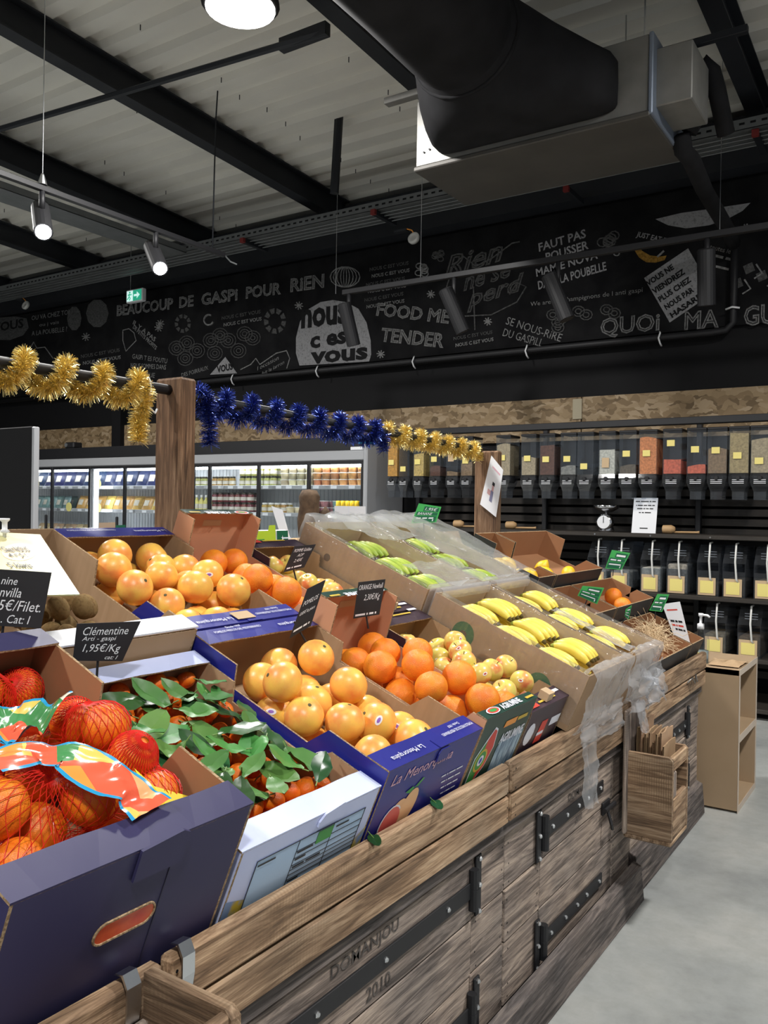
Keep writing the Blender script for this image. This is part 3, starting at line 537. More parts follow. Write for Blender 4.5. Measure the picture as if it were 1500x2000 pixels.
# silver pipe straps on the top board joint and a wire hook on the far board
for yy in (.775,.875):
    pts=[(-.93,yy,.78),(-.915,yy,.782),(-.905,yy,.765),(-.905,yy,.735),(-.909,yy,.713)]
    mb=MB()
    for a,b in zip(pts,pts[1:]):
        a,b=Vector(a),Vector(b); mb.add([a+Vector((0,-.012,0)),a+Vector((0,.012,0)),b+Vector((0,.012,0)),b+Vector((0,-.012,0)),a+Vector((-.003,-.012,-.003)),a+Vector((-.003,.012,-.003)),b+Vector((-.003,.012,-.003)),b+Vector((-.003,-.012,-.003))],[(0,1,2,3),(7,6,5,4),(0,3,7,4),(1,5,6,2)])
    mb.xf(Matrix.Translation(OFF)).build('steel_strap',M['zinc'],st)
q=onX(1350,1325,-.912); MB().tube([(-.914,q.y-.06,q.z-.01),(-.9,q.y-.03,q.z+.01),(-.895,q.y,q.z-.02),(-.9,q.y+.03,q.z+.015),(-.897,q.y+.05,q.z-.02),(-.91,q.y+.07,q.z+.01)],.0025,5).xf(Matrix.Translation(OFF)).build('wire_hook',M['zinc'],st,smooth=True)
q=onX(1272,1340,-.9); MB().tube([(-.91,q.y,q.z+.03),(-.89,q.y+.01,q.z+.03),(-.88,q.y+.015,q.z),(-.895,q.y+.01,q.z-.03)],.004,6).xf(Matrix.Translation(OFF)).build('ring_hook',M['zinc'],st,smooth=True)
# ---------------- paper bag holders hung on the stand front
M['paperbag']=pm('kraft_paper_bag',(.34,.22,.125),(.45,.31,.19),7,rough=.8,spec=.2,bump=.25,bscale=25,var=.12)
def holder(y0,z0,wd,hgt,label,bags):
    h=thing('paper_bag_holder',label,'bag holder',(-.912,y0,z0))
    dp=.165
    def hb(n,x0,a,z,x1,b,zz,mt,bv=.005): return MB().bbox(x0,a,z,x1,b,zz,bv).build(n,M[mt],h)
    mb=MB(); mb.prism([(0,0),(dp,0),(dp,hgt-.01),(dp-.012,hgt),(0,hgt)],(0,0,0),(1,0,0),(0,0,1),(0,1,0),.018); mb.build('side_board',M['wood_x'],h)
    mb=MB(); mb.prism([(0,0),(dp,0),(dp,hgt-.01),(dp-.012,hgt),(0,hgt)],(0,wd-.018,0),(1,0,0),(0,0,1),(0,1,0),.018); mb.build('side_board',M['wood_x'],h)
    hb('bottom_board',0,0,-.018,dp,wd,0,'wood_y'); hb('front_board',dp-.018,.018,0,dp,wd-.018,hgt*.5,'wood_y'); hb('front_board',dp-.018,.018,hgt*.82,dp,wd-.018,hgt,'wood_y'); hb('front_post',dp-.018,.018,hgt*.5,dp,.06,hgt*.82,'wood_gz'); hb('back_board',0,.018,0,.015,wd-.018,hgt+(.145 if y0>2 else -.06),'wood_gz')
    hb('back_rail',0,-.02,0,.014,.018,hgt+(.145 if y0>2 else -.06),'wood_gz')
    for i in range(bags):
        xx=.026+.092*i/max(1,bags-1); w2=(wd-.066); ht=hgt+(R.uniform(.05,.15) if y0>2 else -.08)-xx*.3; yy=.024+R.uniform(0,.018); ln=.006
        mb=MB(); mb.grid(lambda u,v:Vector((xx+ln*v+.003*math.sin(u*7)*v,yy+u*w2*R.uniform(.97,1),.01+v*ht+R.uniform(-.004,.004))),6,5)
        k=len(mb.v); mb.v+= [(x+.005,y,z) for x,y,z in mb.v]; mb.f+=[tuple(k+i for i in f[::-1]) for f in mb.f]; mb.mi+=[0]*(len(mb.f)-len(mb.mi))
        # join rims
        n=7; rim=[(j,j+1) for j in range(35,41)]
        for a,b in rim: mb.f.append((a,b,k+b,k+a)); mb.mi.append(0)
        bag=mb.build('paper_bag',M['paperbag'],None,smooth=False,loc=(-.912,y0,z0)); tag(bag,'brown kraft paper bag standing in the %s bag holder'%('far' if y0>2 else 'near'),'paper bag','paper bags in the %s holder'%('far' if y0>2 else 'near'))
    return h
holder(2.935,.30,.215,.285,'wooden paper bag holder hung below the plastic wrapped banana boxes',8)
holder(.60,.487,.215,.285,'wooden paper bag holder hung below the dark purple box',3)
# ---------------- cube shelf beside the stand end
M['mdf']=pm('raw_fibreboard',(.34,.24,.145),(.38,.27,.17),4,rough=.7,spec=.3); M['mdf_edge']=pm('pale_fibreboard_edge',(.55,.46,.37),(.6,.51,.42),12,rough=.8)
cs=thing('cube_shelf','beige open two tier cube shelf beside the stand end','shelf',(-.95,4.265,0))
def CB(n,x0,y0,z0,x1,y1,z1): return MB().bbox(x0,y0,z0,x1,y1,z1,.002).build(n,M['mdf'],cs)
CB('side_panel',-.18,0,.01,.165,.025,.68); CB('side_panel',-.18,.44,.01,.165,.465,.68); CB('top_panel',-.18,0,.651,.165,.465,.681); CB('bottom_panel',-.18,.025,.0,.165,.44,.03); CB('middle_shelf',-.18,.025,.33,.165,.44,.365); CB('back_panel',-.19,0,0,-.18,.465,.68)
for a in ((.1655,0,.0,.167,.025,.681),(.1655,.44,0,.167,.465,.681),(.1655,.025,.651,.167,.44,.681),(.1655,.025,.33,.167,.44,.365),(.1655,.025,0,.167,.44,.03)): MB().box(*a).build('edge_band',M['mdf_edge'],cs)
mb=MB(); mb.grid(lambda u,v:Vector((.016+.14*u+.01*v,.03+.2*v,.683+.02*abs(math.sin(u*5+v*3))*(1-abs(2*v-1))+.004)),8,6); kb=mb.build('flat_paper_bag',M['paperbag'],None,loc=(-.95,4.265,0)); tag(kb,'crumpled brown paper bag lying on the cube shelf top','paper bag')
# ---------------- posts and hanging rail
PX=-2.05
def post(y,x0,x1,th,ztop,label,zr):
    t=thing('wooden_post',label,'post',((x0+x1)/2,y,0))
    MB().bbox(x0-(x0+x1)/2,0,zr,x1-(x0+x1)/2,th,ztop,.008).build('beam',M['wood_z'],t)
    return t
qa=onY(303,737,1.955); qb=onY(353,735,1.955); zt1=qb.z
post(1.955,qa.x,qb.x,.075,zt1,'tall brown wooden post between the gold and the blue tinsel',1.08)
rx=qb.x-.055; xr=rx
qc=onY(927,890,4.215); qd=onY(972,880,4.215); post(4.215,qc.x,qd.x,.06,qd.z,'brown wooden post with a white poster at the stand end',0)
r1=[onX(x,y,xr) for x,y in ((37,713),(330,762))]; zr=(r1[0].z+r1[1].z)/2
MB_=MB().tube([(xr,-.6,zr),(xr,2.0,zr)],.017,12); rail1=tag(MB_.build('hanging_rail',M['blackm'],smooth=True),'thin black rail entering the tall wooden post, wrapped in gold tinsel','rail')
ra=Vector((xr,2.0,onX(393,777,xr).z)); rb=Vector((xr,onX(949,881,xr).y+.1,onX(949,881,xr).z)); rail2=tag(MB().tube([ra,rb],.016,12).build('hanging_rail',M['blackm'],smooth=True),'thin black rail between the two wooden posts, wrapped in blue tinsel','rail')
q=onX(284,770,xr); hk=MB().tube([(xr,q.y,zr+.02),(xr+.015,q.y,zr+.025),(xr+.02,q.y+.005,zr),(xr+.005,q.y+.01,zr-.045),(xr,q.y+.02,zr-.07),(xr+.012,q.y+.032,zr-.085),(xr+.005,q.y+.045,zr-.07)],.0035,6)
tag(hk.build('rail_hook',M['whitepl'],smooth=True),'small white S shaped hook hanging on the black rail','hook')
# ---------------- tinsel garlands
def tinselm(name,c):
    t=NT(name); t.b.inputs['Base Color'].default_value=c4(c); t.b.inputs['Metallic'].default_value=1; t.b.inputs['Roughness'].default_value=.3; return t.m
M['gold']=tinselm('gold_foil',(1,.82,.36)); M['bluef']=tinselm('blue_foil',(.07,.11,.42))
def garland(name,label,pts,rad,n,mt,per=26):
    mb=MB(); rr=random.Random(len(pts)); L=[0]
    for a,b in zip(pts,pts[1:]): L.append(L[-1]+(Vector(b)-Vector(a)).length)
    tot=L[-1]; cnt=int(tot*n)
    for i in range(cnt):
        d=tot*i/cnt; k=max(j for j in range(len(L)) if L[j]<=d); k=min(k,len(pts)-2); f=(d-L[k])/max(1e-6,L[k+1]-L[k])
        p=Vector(pts[k]).lerp(Vector(pts[k+1]),f); tg=(Vector(pts[k+1])-Vector(pts[k])).normalized()
        for _ in range(per):
            v=Vector((rr.gauss(0,1),rr.gauss(0,1),rr.gauss(0,1))); v=(v-tg*v.dot(tg)*.75).normalized(); s=rad*rr.uniform(.7,1.08)
            sd=v.cross(Vector((rr.gauss(0,1),rr.gauss(0,1),rr.gauss(0,1)))).normalized()*.0011
            e=p+v*s+Vector((0,0,-.1*s)); m=p+v*s*.55+sd.cross(v)*1.5
            mb.add([p-sd,p+sd,m+sd,m-sd,e+sd*.7,e-sd*.7],[(0,1,2,3),(3,2,4,5)])
    mb.tube(pts,.0025,4)
    return tag(mb.build(name,M[mt]),label,'tinsel')
def wrap(y0,y1,za,zb,turns,amp,ph,n=90,sag=0):
    pts=[]
    for i in range(n+1):
        f=i/n; a=2*math.pi*turns*f+ph; pts.append((xr+amp*math.cos(a)*.8,y0+(y1-y0)*f,za+(zb-za)*f+amp*math.sin(a)-.012-sag*math.sin(a*.5)**2))
    return pts
ya=onX(5,708,xr).y; yb=onX(272,745,xr).y
tail=[(xr+.02,yb+.005,zr-.01-.011*i) for i in range(17)]; tail=[(x+.006*math.sin(i*.5),y-.0018*i,z) for i,(x,y,z) in enumerate(tail)]
garland('tinsel_garland','gold tinsel garland wound around the black rail with a hanging tail',wrap(ya-.35,yb,zr,zr,6.2,.042,.6)+tail,.037,190,'gold',32)
y2=onX(383,775,xr).y; y3=onX(740,850,xr).y
def rz(y): return ra.z+(rb.z-ra.z)*(y-ra.y)/(rb.y-ra.y)
tl=[(xr+.03,y2+.04-.003*i*.3,rz(y2)-.16+.012*i) for i in range(14)]; tr_=[(xr+.02,y3+.01,rz(y3)-.012*i) for i in range(1,9)]
garland('tinsel_garland','dark blue tinsel garland wound around the rail between the posts',tl+wrap(y2,y3,rz(y2),rz(y3),8.3,.042,1.2,110)+tr_,.036,170,'bluef',30)
y4=onX(752,850,xr).y; y5=onX(928,880,xr).y; tr_=[(xr+.02,y5-.01,rz(y5)-.01*i) for i in range(1,8)]
garland('tinsel_garland','gold tinsel garland near the far post with the white poster',wrap(y4,y5,rz(y4)+.01,rz(y5),6.3,.035,.3,80)+tr_,.035,170,'gold',30)
# ================================================================ CRATES ON THE SLOPE
# local frame of a crate: origin at its front lower corner, -x uphill, +y along the stand, +z off the slope
def at_slope(u,y,h=0): return SO+SU*u+Vector((0,y,0))+SN*h
def crate(name,label,u,y,L,W,H,out,inn='kraft',Hm=None,notch=(.16,.18,.14),flap=.05,ends=None,t=.005,cat='crate',lip=True,rot=0,lift=0,mirror=False,side=None):
    Hm=H-.05 if Hm is None else Hm; He=ends or H
    base=at_slope(u,y,.002+lift)
    if mirror: base=Vector((-4.1-base.x,y+W,base.z)); rot=math.pi
    r=thing(name,label,cat,base,(0,SLA,rot)); so=M[side or out]; mo,mi_=M[out],M[inn]; ed=M['edge']
    def panel(nm,poly,o,ax,ay,az,thick,outer_first):
        mb=MB(); n=len(poly); o,ax,ay,az=map(Vector,(o,ax,ay,az))
        vs=[o+ax*a+ay*b for a,b in poly]+[o+ax*a+ay*b+az*thick for a,b in poly]; k=len(mb.v); mb.v+=[tuple(v) for v in vs]
        mb.f.append(tuple(range(n))[::-1]); mb.mi.append(0 if outer_first else 1); mb.f.append(tuple(range(n,2*n))); mb.mi.append(1 if outer_first else 0)
        for i in range(n): mb.f.append((i,(i+1)%n,n+(i+1)%n,n+i)); mb.mi.append(2)
        return mb.build(nm,[so if nm=='side_panel' else mo,mi_,ed],r)
    a,b,c=notch
    prof=[(0,0),(L,0),(L,He),(L-a,He),(L-a-.012,Hm),(b+.0,Hm),(c-.0,H),(0,H)]   # x' measured from the front, uphill
    def side(y0,flip): return panel('side_panel',prof,(0,y0,0),(-1,0,0),(0,0,1),(0,1,0),t,not flip)
    # outer faces: y=0 plane for near side; y=W for far side
    panel('side_panel',prof,(0,0,0),(-1,0,0),(0,0,1),(0,1,0),t,True); panel('side_panel',prof,(0,W-t,0),(-1,0,0),(0,0,1),(0,1,0),t,False)
    panel('front_panel',[(t,0),(W-t,0),(W-t,H),(t,H)],(-t,0,0),(0,1,0),(0,0,1),(1,0,0),t,False)
    panel('back_panel',[(t,0),(W-t,0),(W-t,He),(t,He)],(-L,0,0),(0,1,0),(0,0,1),(1,0,0),t,True)
    mb=MB(); mb.m=1; mb.box(-L+t,t,.0,-t,W-t,.004); mb.build('bottom',[mo,mi_,ed],r)
    if flap:
        for nm,x0,x1,hh in (('front_flap',-flap,0,H),('back_flap',-L,-L+flap,He)):
            mb=MB(); f0=.0; x2=x1 if nm=='front_flap' else x0
            vs=[]
            n=10
            for i in range(n+1):
                yy=W*i/n; w=.0012*math.sin(i*1.7+L*40+y*9)
                vs+=[(x0,yy,hh+.004+(w if nm=='front_flap' else 0)),(x1,yy,hh+.004+(0 if nm=='front_flap' else w)),(x1,yy,hh+.0005),(x0,yy,hh+.0005)]
            fs=[];mi=[]
            for i in range(n):
                k=4*i; fs+=[(k,k+1,k+5,k+4)[::-1],(k+1,k+2,k+6,k+5)[::-1],(k+2,k+3,k+7,k+6)[::-1],(k+3,k,k+4,k+7)[::-1]]; mi+=[0,0 if nm=='front_flap' else 2,1,2 if nm=='front_flap' else 0]
            fs+=[(0,1,2,3),(4*n+3,4*n+2,4*n+1,4*n)]; mi+=[2,2]
            mb.v=vs; mb.f=fs; mb.mi=mi; mb.build(nm,[mo,mi_,ed],r)
    return r
def front_write(r,s,y,z,w,h,mt,x=0.0006,**k): write('printed_lettering',s,(x,y,z),(0,1,0),(0,0,1),w,h,M[mt],r,lift=.0006,**k)
def flap_write(r,s,x,y,w,h,mt,H,up=False,**k): # reading from uphill (upside down to the aisle) unless up
    if up: write('printed_lettering',s,(x,y,H+.0065),(0,1,0),(-1,0,0),w,h,M[mt],r,lift=.0006,**k)
    else: write('printed_lettering',s,(x,y,H+.0065),(0,-1,0),(1,0,0),w,h,M[mt],r,lift=.0006,**k)
def fpoly(r,pts,mt,x=.0012,nm='print'): MB().add([(x,a,max(b,.003)) for a,b in pts],[tuple(range(len(pts)))]).build(nm,M[mt],r)
def ellp(cx,cz,a,b,n=18,rot=0): return [(cx+a*math.cos(2*math.pi*i/n)*math.cos(rot)-b*math.sin(2*math.pi*i/n)*math.sin(rot),cz+a*math.cos(2*math.pi*i/n)*math.sin(rot)+b*math.sin(2*math.pi*i/n)*math.cos(rot)) for i in range(n)]
# ---- blue grapefruit cartons
BH=.178
def blue(u,label):
    r=crate('grapefruit_carton',label,u,1.39,.59,.405,BH,'navy',Hm=.125,notch=(.15,.2,.16),flap=.058)
    front_write(r,'La Menorquina',.03,.128,.25,.034,'pinkprint',shear=.2); flap_write(r,'La Menorquina',-.032,.16,.12,.018,'whiteprint',BH); flap_write(r,'La Menorquina',-.59+.02,.39,.12,.018,'whiteprint',BH,up=False)
    flap_write(r,'POMELOS FRESCOS DEL MEDITERRANEO',-.03,.39,.14,.009,'whiteprint',BH); flap_write(r,'Desde 1907',-.045,.35,.05,.008,'whiteprint',BH); flap_write(r,'POMELOS FRESCOS DEL MEDITERRANEO',-.59+.025,.05,.16,.009,'whiteprint',BH,up=True); flap_write(r,'Desde 1907',-.59+.01,.1,.05,.008,'whiteprint',BH,up=True)
    fpoly(r,ellp(.10,.035,.036,.05,rot=-.4),'peachprint',.0010); fpoly(r,ellp(.085,.03,.04,.045),'whiteprint',.0013); fpoly(r,ellp(.085,.03,.036,.041),'grapeprint',.0016); fpoly(r,ellp(.145,.05,.032,.048,rot=-.3),'peachprint',.0014); fpoly(r,[(.11,.098),(.135,.106),(.145,.1),(.13,.09)],'greenprint',.0018); fpoly(r,[(.145,.1),(.17,.118),(.178,.115),(.16,.1)],'greenprint',.0018)
    for i in range(4): front_write(r,'~cat. I  origen Espana',.27+.01*i,.085-.018*i,.1-.01*i,.007,'whiteprint')
    MB().box(-.028,.20,BH+.0045,.0012,.25,BH+.006).build('flap_tab',M['navy'],r); mb=MB(); mb.prism([(0,0),(.05,0),(.05,.02),(.042,.03),(.008,.03),(0,.02)],(.0015,.2,BH-.03),(0,1,0),(0,0,1),(1,0,0),.003); mb.build('locking_tab',M['navy'],r)
    pts=[Vector((-.14+.034*math.cos(a),-.0015,.1+.034*math.sin(a))) for a in [2*math.pi*i/20 for i in range(21)]]; MB().tube(pts,.0014,4).build('printed_ring',M['whiteprint'],r)
    write('printed_lettering','La M',(-.165,-.0006,.088),(1,0,0),(0,0,1),.05,.02,M['whiteprint'],r,shear=.2)
    return r
bf=blue(0,'navy blue grapefruit carton standing against the wooden front board'); br=blue(.6,'navy blue grapefruit carton directly below the tall wooden post')
# torn hand hole with kraft tab on the rear carton's front flap
MB().box(-.045,.17,BH+.0075,-.01,.235,BH+.0085).build('torn_tab',M['kraft_lt'],br)
# ---- pale blue clementine carton
CHh=.148
cl=crate('clementine_carton','pale blue and white printed clementine carton with leafy fruit',0,.985,.56,.395,CHh,'bluewhite',Hm=.105,notch=(.14,.17,.13),flap=.055)
fpoly(cl,[(.05,.012),(.36,.012),(.36,.115),(.05,.115)],'lightblue',.001,'printed_label'); 
for z in (.03,.04,.05,.06,.075,.09): MB().box(.0012,.16,z,.0018,.36,z+.0012).build('printed_line',M['blackprint'],cl)
for a,b,c_,d in ((.05,.012,.36,.0135),(.05,.1135,.36,.115),(.05,.012,.0515,.115),(.3585,.012,.36,.115),(.16,.012,.1612,.115),(.26,.012,.2612,.115)): MB().box(.0012,a,b,.0018,c_,d).build('printed_line',M['blackprint'],cl)
fpoly(cl,[(.215,.085),(.26,.085),(.26,.112),(.215,.112)],'greenprint',.002)
for s,y,z,w in (('~PRODUIT',.165,.083,.045),('~VARIETE',.165,.068,.03),('~CALIBRE  CATEGORIE',.165,.052,.08),('~ORIGINE',.165,.022,.03),('~ESPANA',.27,.1,.04),('~PRODUCTOR',.055,.1,.045)): front_write(cl,s,y,z,w,.007,'blackprint',x=.0014)
M['scenic']=pm('printed_landscape',(.55,.42,.05),(.2,.3,.5),22,rough=.5,lo=.42,hi=.56)
fpoly(cl,[(.002,.002),(.393,.002),(.393,.06),(.37,.045),(.3,.02),(.2,.014),(.1,.018),(.05,.04),(.002,.055)],'scenic',.0006,'printed_scene')
mb=MB(); mb.prism([(0,0),(.075,0),(.075,.025),(.065,.032),(.012,.024),(0,.01)],(.0008,.2,CHh-.02),(0,1,0),(0,0,1),(1,0,0),.004); mb.build('locking_tab',M['bluewhite'],cl)
# ---- white carton behind it (kiwis)
kw=crate('kiwi_carton','plain kraft carton of kiwis beside the blue grapefruit carton',.57,.985,.58,.395,.2,'kraft','kraft',Hm=.135,notch=(.2,.14,.1),flap=0)
MB().box(-.06,0,.205,.0,.395,.209).build('white_flap',M['white'],kw)
# ---- dark purple box of netted oranges
PH=.245
pu=crate('orange_net_carton','tall dark purple carton full of netted oranges',0,.565,.58,.405,PH,'purple','kraft_red',Hm=.175,notch=(.2,.2,.17),flap=.06)
mb=MB(); mb.prism([(0,0),(.085,0),(.085,.05),(.07,.058),(.0,.05)],(.0015,.185,PH-.045),(0,1,0),(0,0,1),(1,0,0),.0045); mb.build('locking_tab',M['purple'],pu)
hh=[(.2+(.034 if math.cos(t)>0 else -.034)+.017*math.cos(t),.125+.017*math.sin(t)) for t in [2*math.pi*(i+.5)/20 for i in range(20)]]
MB().add([(.001,a,b) for a,b in hh],[tuple(range(20))]).build('hand_hole',pm('netted_oranges_behind_hole',(.65,.05,.02),(.8,.14,.03),30,rough=.35),pu); q=[Vector((.001,a,b)) for a,b in hh]; MB().tube(q+[q[0]],.002,5,cap=False).build('hole_edge',M['edge'],pu)
MB().box(.0006,.255,.02,.0012,.2565,PH-.02).build('crease',pm('dark_crease',(.014,.013,.04),rough=.6),pu)
# ---- green Agrumine orange cartons with tall handled ends
AH=.2
def agr(u,label,y=1.80,W=.30):
    r=crate('orange_carton',label,u,y,.57,W,AH,'greencard','pinkin',Hm=.125,notch=(.07,.08,.04),flap=.03,ends=AH+.055,side='pinkin')
    for hh,x0 in ((AH,-.004),(AH+.055,-.57+.022)):
        write('printed_lettering','AGRUMINE',(x0-.0,.19 if x0<-.1 else .10,hh+.0062),(0,1,0) if x0>-.1 else (0,-1,0),(-1,0,0) if x0>-.1 else (1,0,0),.11,.02,M['whiteprint'],r,bold=.03) if True else None
        write('printed_lettering','~Nature',(x0,.24 if x0>-.1 else .06,hh+.0062),(0,1,0) if x0>-.1 else (0,-1,0),(-1,0,0) if x0>-.1 else (1,0,0),.045,.014,M['yellowprint'],r,shear=.3)
        for k,(a,b,mt) in enumerate(((.055,.02,'whiteprint'),(.045,.016,'redprint'),(.03,.009,'greenprint'))):
            c0=(.06 if x0>-.1 else .245); xc=x0-.012 if x0>-.1 else x0+.006
            MB().add([(xc+p[1]*.6,c0+p[0]*.6,hh+.0064+.0004*k) for p in ellp(0,0,a,b,14)],[tuple(range(14))]).build('emblem',M[mt],r)
    mb=MB(); mb.add([(-.57+.0062,.11+.08*i/1,AH+.005+.02*j) for j in (0,1) for i in (0,1)],[(0,1,3,2)]); mb.build('hand_hole',M['kraft_lt'],r)
    # front print: shield, portrait-free sky, lettering
    fpoly(r,[(.02,.012),(.06,.01),(.1,.05),(.115,.1),(.1,.155),(.08,.165),(.05,.13),(.02,.09)],'whiteprint',.0008,'shield'); fpoly(r,[(.024,.016),(.06,.015),(.06,.13),(.05,.122),(.024,.088)],'greenprint',.0012,'shield_green'); fpoly(r,[(.06,.015),(.097,.052),(.111,.1),(.097,.15),(.08,.159),(.06,.132)],'redprint',.0012,'shield_red')
    for a,mt in ((.03,'yellowprint'),(.024,'greenprint'),(.014,'whiteprint'),(.008,'blueprint')): fpoly(r,ellp(.06,.075,a,a*1.1,16),mt,.0015+.0002*(30-a*1000)/10)
    fpoly(r,[(.14,.01),(.285,.01),(.285,.11),(.25,.125),(.2,.1),(.16,.115),(.14,.09)],'skyprint',.0009,'printed_sky'); front_write(r,'AGRUMINE',.14,.1,.14,.03,'whiteprint',bold=.03); fpoly(r,[(.13,.15),(.2,.15),(.205,.168),(.135,.168)],'orangeprint',.0012,'hand_hole'); front_write(r,'~Nature',.21,.15,.06,.02,'yellowprint',shear=.3)
    return r
M['skyprint']=pm('printed_water',(.12,.2,.3),(.4,.55,.65),35,rough=.45,stretch=(1,3,.6),lo=.4,hi=.62)
af=agr(0,'dark green printed orange carton against the wooden front board'); ar=agr(.58,'orange carton with a pink inside standing behind the price sign')
# ---- plum apple cartons
def plum(u,label):
    r=crate('apple_carton',label,u,2.105,.56,.272,.15,'plumcard','kraft',Hm=.11,notch=(.13,.12,.1),flap=.055)
    for hh,x0 in ((.15,-.02),(.15,-.55)):
        MB().box(x0-.012,.02,hh+.0068,x0+.012,.07,hh+.0074).build('red_label',M['redprint'],r); MB().box(x0-.003,.085,hh+.0068,x0+.004,.2,hh+.0074).build('gold_line',M['yellowprint'],r); write('printed_lettering','~ROSE',(x0-.006,.205,hh+.0068),(0,1,0),(-1,0,0),.05,.02,M['whiteprint'],r,bold=.03); write('printed_lettering','~ROYAL',(x0-.005,.023,hh+.0078),(0,1,0),(-1,0,0),.044,.014,M['whiteprint'],r,bold=.03)
    fpoly(r,ellp(.05,.075,.03,.035,12),'whiteprint',.001); fpoly(r,[(.11,.03),(.16,.03),(.165,.1),(.12,.1)],'redprint',.001); front_write(r,'~ROSE',.19,.06,.07,.05,'whiteprint',bold=.03); front_write(r,'~ROYAL',.113,.05,.045,.02,'whiteprint',bold=.03)
    MB().box(-.04,.12,.156,-.01,.16,.18).build('torn_tab',M['kraft_lt'],r)
    return r
pf=plum(0,'dark plum printed apple carton next to the wrapped banana boxes'); pr=plum(.57,'dark plum printed apple carton behind the orange price sign')
# ---- banana boxes
BNH=.225
def banbox(u,y,W,label,L=.56,H=BNH,lift=0):
    r=crate('banana_box',label,u,y,L,W,H,'kraft','kraft_lt',Hm=H-.004,notch=(.2,.2,.2),flap=0,lift=lift)
    for x,z,a in ((-.42,.15-lift,.0),(-.13,.125-lift,1.0)):
        if a or True:
            fpts=[Vector((x+.04*math.cos(t),-.0008,z+.042*math.sin(t))) for t in [2*math.pi*i/20 for i in range(20)]]
            if u<.3: MB().add(fpts,[tuple(range(20))]).build('green_roundel',M['greendark'],r)
            MB().add([Vector((x+.014*math.cos(t),-.0014,z+.014*math.sin(t))) for t in [2*math.pi*i/12 for i in range(12)]],[tuple(range(12))]).build('vent_hole',M['holedark'],r)
    if u<.3: write('printed_lettering','DAABON',(-.3,-.0005,.05),(1,0,0),(0,0,1),.07,.016,M['greendark'],r); 
    return r
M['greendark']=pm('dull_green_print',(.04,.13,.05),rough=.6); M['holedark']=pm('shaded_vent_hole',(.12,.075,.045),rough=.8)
b1=banbox(-.03,2.39,.385,'kraft banana box in clear plastic film beside the apple carton',H=.185,lift=.0445); b2=banbox(-.03,2.79,.33,'kraft banana box in clear plastic film beside the black straw crate',H=.185,lift=.0445)
b3=banbox(.56,2.39,.385,'kraft box of green bananas in film behind the apple cartons'); b4=banbox(.56,2.79,.4,'kraft box in torn film behind the ripe banana boxes')
# ================================================================ FRUIT
def sphere_mesh(name,mats,rx=1,ry=1,rz=1,dim=.0,nu=24,nv=14,top=.12,bot=.05,tw=.10,lump=.0):
    mb=MB(); rr=random.Random(3)
    def fn(i,j):
        a=2*math.pi*i/nu; p=math.pi*j/nv; r=1.0
        z=math.cos(p); s=math.sin(p); r=1-top*math.exp(-(p/.28)**2)-bot*math.exp(-((math.pi-p)/.25)**2)+lump*math.sin(a*3+1)*s
        return Vector((r*s*math.cos(a)*rx,r*s*math.sin(a)*ry,r*z*rz))
    vs=[fn(0,0)]
    for j in range(1,nv):
        for i in range(nu): vs.append(fn(i,j))
    vs.append(fn(0,nv)); fs=[(0,1+i,1+(i+1)%nu) for i in range(nu)]
    for j in range(nv-2):
        for i in range(nu): fs.append((1+j*nu+i,1+(j+1)*nu+i,1+(j+1)*nu+(i+1)%nu,1+j*nu+(i+1)%nu))
    k=len(vs)-1; b=1+(nv-2)*nu; fs+=[(b+i,k,b+(i+1)%nu) for i in range(nu)]
    mb.add(vs,fs); return mb.mesh(name,mats,True)
def fruitm(name,c1,c2,c3,rough=.34,pores=90,bump=.12,sc=1.6,spec=.5):
    t=NT(name); b=t.b; v=coords(t,(1,1,1)); nz=t.new('ShaderNodeTexNoise',Scale=sc,Detail=3); t.l(v,nz.inputs['Vector'])
    col=ramp(t,nz.outputs['Fac'],[(.33,c1),(.5,c2),(.66,c3)])
    n2=t.new('ShaderNodeTexNoise',Scale=28,Detail=2); t.l(v,n2.inputs['Vector']); mx=t.new('ShaderNodeMix',data_type='RGBA',blend_type='MULTIPLY'); mx.inputs[0].default_value=.5
    t.l(col,mx.inputs[6]); t.l(ramp(t,n2.outputs['Fac'],[(.25,(.8,.7,.6)),(.42,(1,1,1))]),mx.inputs[7]); t.l(mx.outputs[2],b.inputs['Base Color'])
    b.inputs['Roughness'].default_value=rough; b.inputs['Specular IOR Level'].default_value=spec; b.inputs['Subsurface Weight'].default_value=.08; b.inputs['Subsurface Scale'].default_value=.01
    v2=coords(t,(1,1,1),rnd=False); vo=t.new('ShaderNodeTexVoronoi',Scale=pores); t.l(v2,vo.inputs['Vector']); bp=t.new('ShaderNodeBump',Strength=bump,Distance=.02); t.l(vo.outputs['Distance'],bp.inputs['Height']); t.l(bp.outputs[0],b.inputs['Normal'])
    return t.m
M['pomelo']=fruitm('grapefruit_skin',(.93,.58,.10),(.93,.49,.10),(.9,.32,.08),pores=30,bump=.05,sc=.9,rough=.33)
M['orange']=fruitm('orange_skin',(.92,.32,.02),(.92,.27,.018),(.85,.2,.015),pores=26,bump=.22,sc=1.2,rough=.42)
M['clem']=fruitm('clementine_skin',(.88,.24,.012),(.85,.18,.01),(.78,.13,.008),pores=20,bump=.2,sc=1.2,rough=.4)
M['apple']=fruitm('apple_skin',(.72,.62,.13),(.8,.6,.16),(.75,.22,.08),pores=60,bump=.01,sc=.9,rough=.3)
M['kiwi']=fruitm('kiwi_skin',(.2,.13,.055),(.26,.17,.075),(.17,.105,.045),pores=60,bump=.3,sc=3,rough=.9,spec=.1)
M['lemon']=fruitm('lemon_skin',(.85,.55,.02),(.88,.58,.03),(.8,.5,.02),pores=30,bump=.15); M['netorange']=fruitm('netted_orange_skin',(.85,.25,.015),(.85,.2,.012),(.75,.13,.01),pores=26,bump=.15,rough=.4)
